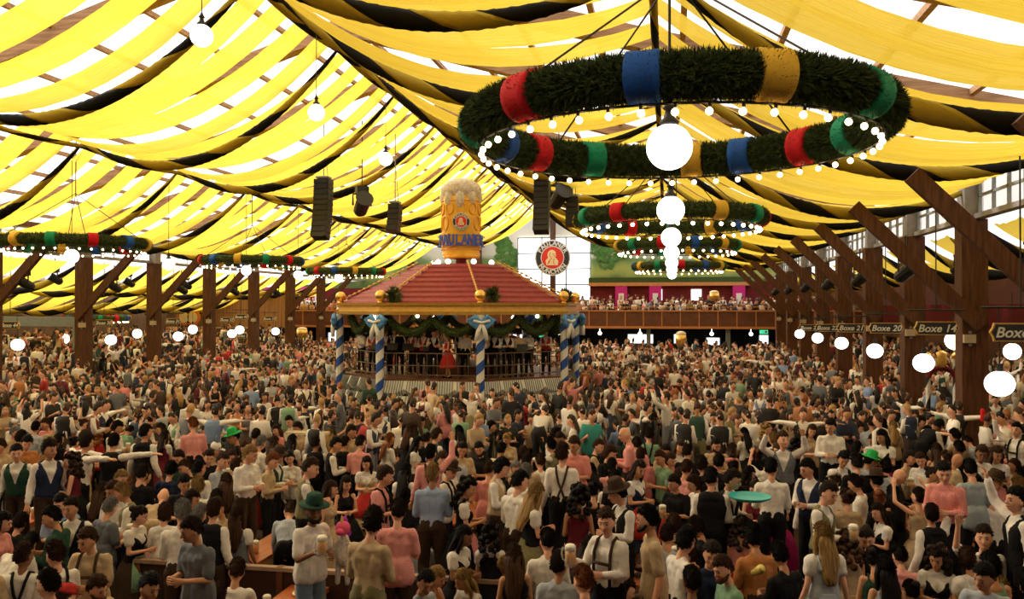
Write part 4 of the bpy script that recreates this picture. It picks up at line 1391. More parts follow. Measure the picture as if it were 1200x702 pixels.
line_array(635.5, 28, 200, 273, .50, 11, 'long black line array loudspeaker hanging right of the giant beer mug')
line_array(463, 30, 239, 272, .42, 5, 'short black loudspeaker cluster between the long array and the mug')
line_array(671, 30, 231, 266, .42, 5, 'short black loudspeaker cluster beside the right long array')
def spot(X, Y, Z, a, label, top=None, s=1., group='stage spotlights'):
    t_ = thing('spotlight', label, 'spotlight', (X, Y, Z), a, group)
    b = MB(); M = Matrix.Rotation(math.radians(60), 3, 'X')
    b.lathe([(.10*s, -.28*s), (.15*s, -.2*s), (.16*s, .2*s), (.20*s, .28*s)], 12, (0, 0, 0), M); b.build('housing', black, t_)
    b = MB(); b.tube([(-.2*s, 0, 0), (-.2*s, 0, .25*s), (.2*s, 0, .25*s), (.2*s, 0, 0)], .025*s, 5); b.box((0, 0, .34*s), (.26*s, .22*s, .16*s))
    if top: b.tube([(0, 0, .3*s), (0, 0, top-Z)], .02, 5)
    b.build('yoke', black, t_)
for px_, py_, Y, nm in ((424, 241, 30, 'left of the mug between two loudspeakers'), (655, 232, 30, 'right of the mug between two loudspeakers')):
    X = px2x(px_, Y); spot(X, Y, hz(py_, X, Y), .6, 'large black moving spotlight hanging '+nm, roofh(X), 1.7)
k = 0
for y in BAYS:
    if y < 15: continue
    for side, X in ((-1, XL), (1, XR)):
        zc = y*CY-X*SY; px_ = 600+F*(X*CY+y*SY)/zc
        if px_ < -20 or px_ > 1230 or y > 50: continue
        for q, (dx, dz) in enumerate(((1.5, .85), (-1.3, 1.2))):
            spot(X-side*dx, y-.1, CZ+dz, .5*side, 'black spotlight %s the %s post in the %s row' % ('on the brace of' if q == 0 else 'behind', ordn[int(round((y-17.1 if side > 0 else y-27.1)/5)) if (y-17.1 if side > 0 else y-27.1) >= 0 else 0], 'left' if side < 0 else 'right'), CZ+dz+.9, 1.1)

# ---------------------------------------------------------------- far end: gallery and gable wall
GY = 59.6
fw = MB(); xl, xr = XL-10, XR+7
FYW = 66.
fw.add([(xl, FYW, 0), (xr, FYW, 0), (xr, FYW, CZ+1.2), (XR, FYW, CZ+3.4), (-.2, FYW, CZ+5.2), (-8.8, FYW, CZ+7.7), (-16.8, FYW, CZ+5.2), (XL, FYW, CZ+3.4), (xl, FYW, CZ+1.2)], [tuple(range(9))])
mural = bpy.data.materials.new('painted_landscape'); mural.use_nodes = True; nt = mural.node_tree; bsd = nt.nodes['Principled BSDF']; bsd.inputs['Roughness'].default_value = .9
tc = nt.nodes.new('ShaderNodeTexCoord'); sep = nt.nodes.new('ShaderNodeSeparateXYZ'); nt.links.new(tc.outputs['Object'], sep.inputs[0])
ns = nt.nodes.new('ShaderNodeTexNoise'); ns.inputs['Scale'].default_value = .35; ns.inputs['Detail'].default_value = 5; nt.links.new(tc.outputs['Object'], ns.inputs['Vector'])
ma = nt.nodes.new('ShaderNodeMath'); ma.operation = 'MULTIPLY_ADD'; ma.inputs[1].default_value = 2.6; nt.links.new(ns.outputs[0], ma.inputs[0]); nt.links.new(sep.outputs['Z'], ma.inputs[2])
mr = nt.nodes.new('ShaderNodeMapRange'); mr.inputs['From Min'].default_value = 4.; mr.inputs['From Max'].default_value = 13.5; nt.links.new(ma.outputs[0], mr.inputs[0])
cr = nt.nodes.new('ShaderNodeValToRGB'); cr.color_ramp.interpolation = 'EASE'; el = cr.color_ramp.elements
el[0].position = 0; el[0].color = (.20,.09,.05,1); el[1].position = 1; el[1].color = (.25,.50,.72,1)
for p, c in ((.28, (.26,.16,.07)), (.36, (.10,.17,.05)), (.46, (.35,.40,.10)), (.55, (.16,.27,.09)), (.62, (.60,.62,.52)), (.78, (.70,.70,.60))):
    e_ = el.new(p); e_.color = (*c, 1)
nt.links.new(mr.outputs[0], cr.inputs[0]); nt.links.new(cr.outputs[0], bsd.inputs['Base Color'])
struct(fw.build('wall_far', mural))
def wall_box(name, px0, px1, py0, py1, Y, d, m, st=True):
    x0, x1 = px2x(px0, Y), px2x(px1, Y); xm = (x0+x1)/2; z0, z1 = hz(py1, xm, Y), hz(py0, xm, Y)
    b = MB(); b.box((xm, Y, (z0+z1)/2), (x1-x0, d, z1-z0)); o = b.build(name, m)
    return struct(o) if st else o
# painted trees on the mural as flat leaf clusters
leafp = mat('painted_leaves', (.10,.24,.06), .9, var=.5, scale=3); sky_b = 0
b = MB(); rr = random.Random(11)
for px_, py_, s in ((497, 252, 1.3), (512, 246, .9), (595, 300, .9), (703, 285, 1.0), (712, 300, .8), (484, 270, .8), (590, 285, .6), (730, 290, .7), (500, 262, 1.)):
    X = px2x(px_, 65.9); Z = hz(py_, X, 65.9)
    for i in range(60):
        a = rr.uniform(0, 2*PI); r_ = s*math.sqrt(rr.random()); q = rr.uniform(.12, .28); x, z = X+r_*math.cos(a), Z+r_*math.sin(a)*1.2
        if z > CZ+np.interp(x, RX, RH): continue
        b.add([(x-q, 65.93-.0004*i, z), (x, 65.93-.0004*i, z-q), (x+q, 65.93-.0004*i, z), (x, 65.93-.0004*i, z+q)], [(0,1,2,3)])
struct(b.build('trim_2', leafp))
# white window wall
w = MB(); x0, x1 = px2x(607, 65.8), px2x(692, 65.8); z0, z1 = hz(352, x0, 65.8), hz(279, x0, 65.8)
for i in range(4): w.box((x0+(x1-x0)*i/3, 65.8, (z0+z1)/2), (.10, .12, z1-z0))
for i in range(5): w.box(((x0+x1)/2, 65.8, z0+(z1-z0)*i/4), (x1-x0, .12, .09))
w = struct(w.build('window_90', steel))
b = MB(); b.box(((x0+x1)/2, 65.86, (z0+z1)/2), (x1-x0, .04, z1-z0)); winglow = mat('daylight_pane', (.97,.98,1.), .4, emit=1.6); b.build('pane', winglow, w)
for k, px_ in enumerate((481, 561, 648)):
    wall_box('trim_%d' % (3+k), px_-3, px_+3, 236, 350, 65.4, .4, wood)
em = thing('round_emblem', 'large round red and black emblem hanging before the bright end window', 'sign', (px2x(647.5, 64.6), 64.6, hz(302, px2x(647.5, 64.6), 64.6)))
emblem(em, 1.38)
b = MB(); b.tube([(0, .1, 1.3), (0, .1, 3.9)], .04, 5); b.build('cable', black, em)
# gallery
xg0, xg1 = XL-10, XR+7.5; zr = hz(363.5, 0, GY); zp = hz(385.5, 0, GY)
b = MB(); b.box(((xg0+xg1)/2, (GY+66)/2, zp+.12), (xg1-xg0, 66-GY, .25)); struct(b.build('gallery_floor', brown))
gal = thing('gallery_front', 'brown panelled gallery front with orange trim across the far end', 'balustrade', ((xg0+xg1)/2, GY, zp))
W = xg1-xg0; b = MB(); b.box((0, 0, (zr-zp)/2), (W, .12, zr-zp)); b.build('panel', brown, gal)
b = MB(); b.box((0, -.08, .1), (W, .06, .16)); b.box((0, -.08, zr-zp-.05), (W, .14, .1))
for i in range(40): b.box((-W/2+W*i/39, -.08, (zr-zp)/2), (.07, .05, zr-zp))
b.build('orange_trim', orange, gal)
b = MB()
for i in range(60): b.tube([(-W/2+W*i/59, 0, zr-zp), (-W/2+W*i/59, 0, zr-zp+.22)], .02, 4)
b.beam((-W/2, 0, zr-zp+.22), (W/2, 0, zr-zp+.22), .05, .05); b.build('handrail', orange, gal)
for i, px_ in enumerate((300, 420, 520, 620, 760, 853, 930)):
    X = px2x(px_, 60.2); b = MB(); b.box((X, 60.2, zp/2), (.3, .3, zp)); struct(b.build('gallery_post', steel))
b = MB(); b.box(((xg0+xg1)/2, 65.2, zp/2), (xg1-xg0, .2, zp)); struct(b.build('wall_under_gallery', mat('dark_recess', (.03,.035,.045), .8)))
for i, (p0, p1, q0, q1) in enumerate(((736, 765, 392, 402), (790, 803, 392, 402), (15+370, 398, 390, 400), (575+20, 612, 392, 400), (828, 843, 396, 404), (890, 900, 393, 403))):
    wn = wall_box('window_%d' % (91+i), p0-1, p1+1, q0-1, q1+1, 65.0, .08, steel); 
    x0, x1 = px2x(p0, 64.9), px2x(p1, 64.9); z1, z0 = hz(q0, x0, 64.9), hz(q1, x0, 64.9)
    b = MB(); b.box(((x0+x1)/2, 64.93, (z0+z1)/2), (x1-x0, .03, z1-z0)); b.build('pane', winglow, wn)
for i, px_ in enumerate((395, 470, 520, 590, 655, 703, 750, 834, 880)):
    X = px2x(px_, 60.5); b = MB(); b.sphere((X, 60.5, zp-.35), .13, 10, 8); b.tube([(X, 60.5, zp-.2), (X, 60.5, zp)], .03, 5)
    tag(b.build('small_lamp', smallm, smooth=True), 'small round lamp under the far gallery, %s from the left' % ordn[i], 'lamp', 'small lamps under the far gallery')
exm = mat('exit_green', (.05,.55,.25), .4, emit=1.2)
for i, (px_, py_) in enumerate(((636, 393), (895, 389), (588, 392))):
    X = px2x(px_, 60.8); Z = hz(py_, X, 60.8); b = MB(); b.box((X, 60.8, Z), (.55, .08, .26)); b.mi = 1; b.tube([(X-.12, 60.75, Z-.08), (X-.02, 60.75, Z), (X-.02, 60.75, Z+.06)], .02, 4); b.box((X+.14, 60.75, Z), (.16, .02, .16))
    tag(b.build('exit_sign', [exm, white]), 'small green exit sign under the far gallery, %s' % ('right of the bandstand column', 'near the right row of posts', 'inside the bandstand columns')[i], 'sign', 'green exit signs')
# upper gallery wall strip with green trim and banners
wall_box('trim_6', 692, 935, 330, 361, 65.2, .3, maroon); wall_box('trim_7', 300, 450, 338, 361, 65.2, .3, maroon)
wall_box('trim_8', 690, 880, 325, 331, 65., .5, needle2); wall_box('trim_9', 690, 880, 331, 335, 64.9, .5, orange)
mag = mat('magenta_banner', (.55,.03,.22), .7)
for i, px_ in enumerate((728, 768, 866, 316, 332, 357, 372)):
    X = px2x(px_, 64.7); Z = hz(350, X, 64.7); b = MB(); b.box((X, 64.7, Z), (.9, .08, 1.9)); b.mi = 1; b.box((X, 64.64, Z-.1), (.4, .04, 1.0))
    tag(b.build('wall_banner', [mag, white]), 'small magenta and white banner on the far gallery wall, %s' % ('right of the end window', 'second right of the window', 'rightmost', 'leftmost', 'second from left', 'third from left', 'left of the bandstand roof')[i], 'banner', 'banners on the far gallery wall')
for i, px_ in enumerate((770, 816)):
    wn = wall_box('window_%d' % (97+i), px_-6, px_+6, 339, 352, 65.0, .08, winglow)
# left aisle: grey steel frame, raised boxes, wall with serving hatch
Y0 = 33.5
b = MB(); xa, xb = px2x(-30, Y0), px2x(95, Y0); za = hz(377, xb, Y0)
b.box(((xa+xb)/2, Y0, za), (xb-xa, .3, .42)); b.box((px2x(92, Y0), Y0, za/2), (.34, .34, za)); struct(b.build('steel_frame', steel))
wall_box('wall_aisle_left', 178, 300, 383, 420, 55, .3, cream)
wn = wall_box('window_80', 199, 244, 397, 413, 54.6, .1, mat('dark_hatch', (.02,.03,.03), .4))
wall_box('wall_aisle_panel', 244, 300, 385, 420, 54.4, .2, brown)
wall_box('trim_10', 190, 345, 340, 383, 56, .3, mat('slatted_wood', (.45,.24,.12), .6, var=.5, scale=1.2, stretch=(9,1,.2)))
shield = mat('orange_shield', (.75,.22,.05), .6)
for i, px_ in enumerate((160, 216, 226)):
    Y = 54; X = px2x(px_, Y); Z = hz(372, X, Y); b = MB(); disc(b, .55, Y-.05, Y+.05, 24, cx=X, cz=Z); b.mi = 1; disc(b, .38, Y-.08, Y-.05, 20, cx=X, cz=Z)
    tag(b.build('round_shield', [shield, badge_cream]), 'round orange shield sign in the left aisle, %s' % ('leftmost', 'middle', 'rightmost')[i], 'sign', 'orange shields in the left aisle')
# right aisle: wall, gallery front, striped poles with arch
b = MB(); b.box((13.2, 34, CZ+.1), (.2, 56, 2.6)); struct(b.build('wall_right_upper', maroon))
b = MB(); b.box((10.6, 34, CZ+.9), (.15, 56, 1.6)); struct(b.build('trim_11', mat('dark_red_panel', (.10,.018,.015), .5)))
b = MB(); b.box((12.4, 34, CZ-1.4), (.2, 56, .5)); struct(b.build('trim_12', wood))
for i, (Y, m) in enumerate(((21, white), (24.5, cream), (28, white), (33, cream))):
    b = MB(); b.box((12.7, Y, 1.6), (.15, 2.6, 2.4)); struct(b.build('partition_panel', m))
arch = thing('striped_entrance', 'black and white striped poles carrying a small arched sign, in the right aisle', 'entrance', (px2x(1103, 24.), 24., 0))
for s in (-1, 1):
    for nm, m, ph in (('white_band', white, 0), ('black_band', black, PI)):
        bb = MB(); vs = []; fs = []; K = 6; N = 60
        for i in range(N+1):
            z = 3.05*i/N; a0 = z*7
            for q in range(K+1): a = a0+ph+PI*q/K; vs.append((s*.33+.06*math.cos(a), .06*math.sin(a), z))
        for i in range(N):
            for q in range(K): fs.append((i*(K+1)+q, i*(K+1)+q+1, (i+1)*(K+1)+q+1, (i+1)*(K+1)+q))
        bb.add(vs, fs); bb.build(nm, m, arch, smooth=True)
    b = MB(); b.sphere((s*.33, 0, 3.12), .09, 10, 8); b.build('finial', goldm, arch, smooth=True)
b = MB(); b.tube([(.33*math.cos(PI*i/10), -.02, 2.55+.25*math.sin(PI*i/10)) for i in range(11)], .07, 8); b.build('arch_board', maroon, arch)
b = MB(); b.lathe([(.09, 2.82), (.13, 2.95), (.11, 3.1), (.14, 3.2), (.04, 3.26)], 12); b.build('topper', gold, arch, smooth=True)
for i, (px_, Y) in enumerate(((25, 34), (64, 34))):
    X = px2x(px_, Y); t_ = thing('striped_pole', 'slim black and white striped pole in the left aisle, %s' % ('left one', 'right one')[i], 'pole', (X, Y, 0), 0, 'striped poles in the left aisle')
    for nm, m, ph in (('white_band', white, 0), ('black_band', black, PI)):
        bb = MB(); vs = []; fs = []; K = 6; N = 60
        for j in range(N+1):
            z = 2.9*j/N; a0 = z*7
            for q in range(K+1): a = a0+ph+PI*q/K; vs.append((.07*math.cos(a), .07*math.sin(a), z))
        for j in range(N):
            for q in range(K): fs.append((j*(K+1)+q, j*(K+1)+q+1, (j+1)*(K+1)+q+1, (j+1)*(K+1)+q))
        bb.add(vs, fs); bb.build(nm, m, t_, smooth=True)
ex = thing('fire_extinguisher', 'red fire extinguisher beside the large right post', 'fire extinguisher', (px2x(1151, 21), 21, hz(494, px2x(1151, 21), 21)))
ex.scale = (.6, .6, .6); b = MB(); b.lathe([(.08, 0), (.085, .05), (.085, .42), (.04, .5)], 12); b.build('cylinder', red, ex, smooth=True)
b = MB(); b.tube([(0, 0, .5), (0, 0, .56), (.1, 0, .6)], .02, 6); b.build('valve', black, ex)
# golden beer figures seen over the far crowd
for i, (px_, py0, py1, Y) in enumerate(((798, 389, 407, 56), (354, 384, 396, 50), (837, 341, 353, 60.6))):
    X = px2x(px_, Y); za, zb_ = hz(py1, X, Y), hz(py0, X, Y); h_ = zb_-za; g = thing('golden_keg_ornament', 'golden barrel shaped ornament with white top, %s' % ('over the crowd below the far gallery', 'on the left before the gallery', 'on the far gallery')[i], 'ornament', (X, Y, za), 0, 'golden ornaments')
    b = MB(); b.lathe([(.22, 0), (.32, .2*h_), (.36, .5*h_), (.32, .8*h_)], 16); b.build('barrel', goldm, g, smooth=True)
    b = MB(); b.sphere((0, 0, .86*h_), (.32, .32, .2*h_), 14, 8); b.build('top', foam, g, smooth=True)
    b = MB(); b.tube([(0, 0, 0), (0, 0, -za+(0 if i < 2 else zr-.9))], .05, 6); b.build('pole', wood, g)
# ---------------------------------------------------------------- labels that single each person out
def garment(e):
    c = PAL[e['top']][0]; of = e['of']
    return {'s': c+' long-sleeved shirt', 't': c+(' T-shirt' if e['sex'] == 'm' else ' top'), 'v': c+' waistcoat', 'u': c+' shirt with dark braces', 'd': c+' dirndl', 'r': c+' sleeveless dress'}[of]
def hairtxt(e):
    if e['hat']:
        k, c = e['hat']; return 'wearing a '+{'felt': PAL[c][0]+' felt hat', 'cap': PAL[c][0]+' cap', 'flatcap': PAL[c][0]+' flat cap'}[k]
    if e['hair'] == '0': return 'bald'
    h = HAIR[e['hair']][0]; b = ' and beard' if e['beard'] else ''
    return {'short': h+' hair', 'L': 'long '+h+' hair', 'C': 'curly '+h+' hair', 'B': h+' hair pinned up', 'S': 'chin-length '+h+' hair'}[e['style']]+b
def facetxt(e):
    f = e['face'] % 360
    return 'facing the camera' if f <= 40 or f >= 320 else 'facing right' if f <= 130 else 'seen from behind' if f < 230 else 'facing left'
def posetxt(e):
    return {'U': 'both arms raised', 'R': 'one arm raised', 'A': 'arms stretched out', 'L': 'bending forward', 'S': 'seated', 'M': 'holding a mug' }.get(e['pose'], 'standing on a bench' if e['lev'] == 1 else '')
from collections import Counter
def make_labels(P):
    for e in P:
        n = 'man' if e['sex'] == 'm' else 'woman'; g = garment(e); art = 'an' if g[0] in 'aeio' else 'a'
        e['b'] = '%s in %s %s' % (n, art, g); e['n0'] = '%s in %s' % (n, g)
        h, f, p = hairtxt(e), facetxt(e), posetxt(e)
        e['c'] = [', '.join([e['b'], h]), ', '.join(x for x in (e['b'], h, p) if x), ', '.join([e['b'], h, f]), ', '.join(x for x in (e['b'], h, f, p) if x)]
    cb = Counter(e['b'] for e in P); cc = [Counter(e['c'][k] for e in P) for k in range(4)]
    marks = [e for e in P if cb[e['b']] == 1]
    used = set()
    for e in P:
        e['lab'] = None
        for k in (0, 1, 2, 3):
            # the phrase must not also be true of anybody else
            if cc[k][e['c'][k]] == 1 and sum(set(e['c'][k].split(', ')) <= set(o['c'][3].split(', ')) for o in P) == 1 and len(e['c'][k].split()) <= 16: e['lab'] = e['c'][k]; used.add(e['lab']); break
    for e in P:
        if e['lab']: e['mk'] = e['n0']+', '+hairtxt(e) if cb[e['b']] > 1 else e['n0']; 
    marks = [e for e in P if e['lab'] and (cb[e['b']] == 1 or cc[0][e['c'][0]] == 1)]
    for e in P:
        if e['lab']: continue
        done = False
        near = sorted((m for m in marks if m is not e), key=lambda m: (m['px']-e['px'])**2+(m['py']-e['py'])**2)[:14]
        for m in near:
            dx, dy = m['px']-e['px'], m['py']-e['py']
            rels = ['just left of' if dx > 0 else 'just right of', 'behind' if dy > 0 else 'in front of']
            if abs(dy) > abs(dx): rels = rels[::-1]
            for base in (e['c'][0], e['b'], e['c'][2].replace(', '+hairtxt(e), '')):
                s = '%s, %s the %s' % (base, rels[0], m['mk'].replace(', ', ' with ', 1).replace('with bald', 'with no hair').replace('with wearing a', 'with'))
                if len(s.split()) <= 16 and s not in used: e['lab'] = s; used.add(s); done = True; break
            if done: break
        if not done: e['lab'] = e['c'][3]; e['dup'] = True
make_labels(NEAR)
for e in NEAR:
    o = build_person(e); o['label'] = e['lab']
    o['group'] = 'festival guests crowding the tent floor'
    o.location = (e['X'], e['Y'], e['z']-(.0 if e['lev'] >= 0 else .0))
n_b = 0
for g in groups:
    ys = [e['Y'] for e in g['m']]; y0, y1 = min(ys)-.5, max(ys)+.5; L = y1-y0; std = g['m'][0]['lev'] == 1
    zt_ = .45 if std else .44
    who = g['m'][0]['lab']; who = who.split(', ')[0]
    lab = 'short wooden bench under the %s' % g['m'][0]['lab']
    lab = ' '.join(lab.replace(',', '').split()[:16])
    t_ = thing('beer_bench', lab, 'bench', (g['x'], (y0+y1)/2, 0), 0, 'wooden benches under the guests')
    b = MB(); b.box((0, 0, zt_-.02), (.27, L, .04)); b.build('seat', benchm, t_)
    for s in (-1, 1):
        b = MB(); b.beam((-.11, s*(L/2-.16), 0), (-.11, s*(L/2-.16), zt_-.04), .03, .03, (0, 1, 0)); b.beam((.11, s*(L/2-.16), 0), (.11, s*(L/2-.16), zt_-.04), .03, .03, (0, 1, 0)); b.box((0, s*(L/2-.16), .03), (.25, .03, .03)); b.build('leg', steel, t_)
for k, (x, y, L, d) in enumerate(TW):
    t_ = thing('beer_table', 'orange varnished beer table '+d, 'table', (x, y, 0), 0, 'beer tables')
    b = MB(); b.box((0, 0, .765), (.52, L, .03)); b.box((-.25, 0, .74), (.02, L, .04)); b.box((.25, 0, .74), (.02, L, .04)); b.build('tabletop', tabletop, t_)
    for s in (-1, 1):
        b = MB()
        for q in (-1, 1): b.tube([(q*.2, s*(L/2-.25), 0), (q*.2, s*(L/2-.25), .75)], .018, 6)
        b.tube([(-.2, s*(L/2-.25), .1), (.2, s*(L/2-.25), .1)], .015, 6); b.build('leg', steel, t_)
    rr = random.Random(k); nm_ = 3 if k < 2 else 5
    for q in range(nm_):
        px_, py_ = rr.uniform(-.17, .17), (-.42+.84*(q+.5)/nm_)*L
        if k == 0 and q < 2: px_, py_ = (-.15, .02)[q], -L/2+.55
        place = ('nearest', 'second', 'third', 'fourth', 'farthest')[q]
        put_mug((x+px_, y+py_, .78), 'beer mug, %s on the orange table %s' % (place, d.split(',')[0].replace('with two foaming mugs', 'behind the low partition').replace('with empty mugs', 'at the bottom edge').replace('with mugs', 'right of the teal T-shirt').replace('glimpsed ', '')), 'beer mugs on the tables', rr.uniform(0, 6))
    if k in (1, 2, 4):
        b = MB(); b.lathe([(.06, .78), (.12, .80), (.13, .81), (.06, .795)], 16, (x+.05, y+.2, 0)); tag(b.build('plate', white), 'white plate on the orange table '+d, 'plate')
        b = MB()
        for q in range(14): b.sphere((x+.05+rr.gauss(0, .035), y+.2+rr.gauss(0, .035), .82+rr.uniform(0, .02)), .02, 6, 5)
        tag(b.build('salad', mat('salad_green', (.35,.42,.10), .6, var=.5)), 'green salad on a plate on the table '+d.split(',')[0], 'food', kind='stuff')
# mugs in hands
for e in NEAR:
    if e['pose'] == 'M' or (e['pose'] == 'H' and e['i'] % 9 == 0 and e['of'] != 'r'):
        J = e['J']; W = J['W-1']; E_ = J['E-1']; d = (W-E_).normalized(); p = (W+d*.10+V(0, -.03, -.06))*e['sc']
        p.rotate(Euler((0, 0, e['rz'])))
        base = e['lab']; s = 'beer mug held by the '+base
        s = ' '.join(s.split()[:16]).rstrip(',')
        m_ = put_mug((e['X']+p.x, e['Y']+p.y, e['z']+p.z), s, 'beer mugs in hands', e['rz']+PI)
        m_.scale = (1.15, 1.15, 1.15)
# low partition, tray, toy, golden carton
pt = thing('low_partition', 'dark low wooden partition with pale top rail in front of the standing men', 'partition', (-4.0, 10.45, 0))
b = MB(); b.box((0, 0, .48), (6.2, .06, .92)); b.build('panel', mat('partition_dark', (.05,.018,.010), .5, var=.3), pt)
b = MB(); b.box((0, -.01, .97), (6.2, .10, .05)); b.build('top_rail', mat('pale_rail', (.40,.25,.17), .5, var=.2), pt)
for s in (-3.05, -1.0, 1.0, 3.05):
    b = MB(); b.box((s, 0, .5), (.08, .10, 1.0)); b.build('post', brown, pt)
def at(px_, py_, zc_): xc = (px_-600)/F*zc_; return (xc*CY-zc_*SY, xc*SY+zc_*CY, CZ-(py_-360)/F*zc_)
teal = mat('teal_tray', (.02,.42,.44), .4)
e_ = min(NEAR, key=lambda e: abs(e['px']-858)+abs(e['py']-563)); zc_ = e_['Y']*CY-e_['X']*SY-.35
x, y, z = at(878, 584, zc_); b = MB(); b.lathe([(.20, -.01), (.26, .02), (.275, .04), (.265, .042), (.20, .008)], 28, (x, y, z)); tag(b.build('serving_tray', teal, smooth=True), 'round teal tray held out by the man in a black waistcoat', 'tray')
x, y, z = at(361, 508, 18.2); b = MB(); b.box((x, y, z), (.9, .28, .03)); b.box((x, y-.13, z+.025), (.9, .02, .03)); b.box((x, y+.13, z+.025), (.9, .02, .03)); b.box((x-.44, y, z+.025), (.02, .28, .03)); b.box((x+.44, y, z+.025), (.02, .28, .03))
tag(b.build('wooden_tray', mat('pale_wood', (.72,.62,.42), .6, var=.2)), 'long pale wooden tray carried above the heads of guests', 'tray')
x, y, z = at(881, 671, 9.6); b = MB(); b.lathe([(.03, 0), (.055, .13), (.055, .14)], 12); b.sphere((0, 0, .15), (.05, .05, .02), 8, 5)
o = b.build('paper_cone', mat('gold_card', (.75,.60,.16), .4, metal=.3), smooth=True); o.location = (x, y, z); o.rotation_euler = (.5, .9, 0); tag(o, 'golden paper cone held beside the woman in the red dress', 'paper cone')
# plush toy
x, y, z = at(403, 640, 9.7); ty = thing('plush_unicorn', 'white plush unicorn with pink and violet head, held between two men', 'plush toy', (x, y, z-.28))
plw = mat('plush_white', (.72,.66,.60), .95, var=.2, scale=20, bump=.8, bscale=50)
b = MB(); b.caps(V(0, 0, .14), V(0, 0, .36), .09, .07)
for s in (-1, 1): b.caps(V(s*.05, -.02, .1), V(s*.06, -.03, -.12), .038, .03); b.caps(V(s*.08, -.02, .32), V(s*.13, -.03, .16), .03, .026)
o = obj('plush_body', remesh(b, .012, .5, mats=[plw]), ty)
b = MB(); b.sphere((0, -.02, .50), (.085, .09, .08), 14, 10); b.sphere((0, -.1, .475), (.05, .055, .04), 10, 8); b.build('head', mat('plush_pink', (.72,.10,.22), .9), ty, smooth=True)
b = MB(); b.lathe([(.022, 0), (.001, .1)], 8, (0, -.05, .57)); b.build('horn', yel, ty)
b = MB(); 
for k in range(7): b.sphere((.0, .02+.02*k, .58-.03*k), .04, 8, 6)
b.build('mane', mat('plush_violet', (.35,.05,.45), .9), ty, smooth=True)

# ---------------------------------------------------------------- band on the stand
MUS = []
def mus(x, y, sex, of, top, bot, hair, pose, face, lab, style='short', hat=None, z=DK):
    e = dict(px=0, py=0, sex=sex, of=of, top=top, bot=bot, hair=hair, i=len(MUS)*2+1, style=style, pose=pose, lev=0, hat=hat, beard=False, k=1., yaw=18, skin=skinm[0], hs=style, chk=False, apr='r', rz=math.radians(face), X=BX+x, Y=BY+y, z=z)
    o = build_person(e); o['label'] = lab; o['group'] = 'musicians on the bandstand'; MUS.append(e); return e
def deckpx(px_, dy): return px2x(px_, BY+dy)-BX
mus(deckpx(525, -3.6), -3.6, 'f', 'r', 'r', 'r', 'y', 'M', 300, 'blond woman in a red dress singing at the front of the bandstand', 'L')
spots = [(424, -1.8, 'w'), (437, -2.2, 'r'), (452, -2.4, 'k'), (468, -2.4, 'k'), (484, -2.6, 'r'), (497, -3., 'r'), (508, -3.3, 'k'), (545, -3.2, 'w'), (566, -3.2, 'k'), (580, -3., 'k'), (594, -2.8, 'k'), (608, -2.6, 't'), (620, -2., 'w'), (640, -1.2, 'r'),
         (462, -.6, 'k'), (488, -.4, 'k'), (514, -.6, 'r'), (540, -.4, 'k'), (572, -.6, 'k'), (600, -.4, 'r')]
for k, (px_, dy, c) in enumerate(spots):
    z = DK if dy < -1 else DK+.35
    mus(deckpx(px_, dy), dy, 'm', 'v' if c in 'rk' else 's', c, 'k', 'dbkbd'[k % 5], 'MHH'[k % 3], (330, 0, 20, 200)[k % 4], 'musician in %s, %s row of the band, %s from the left' % ({'r': 'red waistcoat', 'k': 'dark waistcoat', 'w': 'white shirt', 't': 'cream shirt'}[c], 'front' if dy < -1 else 'raised back', ordn[k if k < 14 else k-14]))
b = MB()
for a in range(8): pass
ngon(b, 2.3, DK, 2.3, DK+.35); b.build('riser', brown, bs)
for k, (dx, dy) in enumerate(((-1.9, -2.0), (.9, -2.4), (2.2, -1.4), (-.9, .2), (1.2, .3))):
    z0 = DK+.85+(.35 if dy > -1 else 0); t_ = thing('tuba', 'shiny brass tuba held by a musician, %s on the bandstand' % ('left front', 'middle front', 'right front', 'left back', 'right back')[k], 'tuba', (BX+dx, BY+dy-.28, z0), 0, 'brass instruments')
    b = MB(); b.lathe([(.05, .1), (.07, .4), (.12, .6), (.21, .72), (.20, .71), (.10, .58)], 18); b.build('bell', brass, t_, smooth=True)
    b = MB(); b.tube([(.16*math.cos(2*PI*i/20), 0, .15+.26*math.sin(2*PI*i/20)) for i in range(20)], .04, 8, closed=True)
    for q in range(3): b.tube([(-.05+.05*q, -.06, .02), (-.05+.05*q, -.06, .25)], .018, 6)
    b.build('tubing', brass, t_, smooth=True)
for k in range(7):
    a = -3.6+.0*k; px_ = (440, 460, 478, 502, 560, 586, 612)[k]; dy = -3.4+.25*abs(k-3.5); x = BX+deckpx(px_, dy); y = BY+dy
    t_ = thing('music_stand', 'small music stand on the bandstand, %s from the left' % ordn[k], 'music stand', (x, y, DK), 0, 'music stands')
    b = MB(); b.tube([(0, 0, .3), (0, 0, 1.05)], .012, 5)
    for q in range(3): b.tube([(0, 0, .3), (.22*math.cos(q*2.1), .22*math.sin(q*2.1), 0)], .01, 5)
    b.build('tripod', black, t_)
    b = MB(); b.box((0, 0, 1.12), (.42, .03, .28), Matrix.Rotation(-.35, 3, 'X')); b.build('desk', black, t_)
    b = MB(); b.box((0, -.01+.03, 1.13), (.34, .012, .22), Matrix.Rotation(-.35, 3, 'X')); b.build('sheet_music', white, t_)

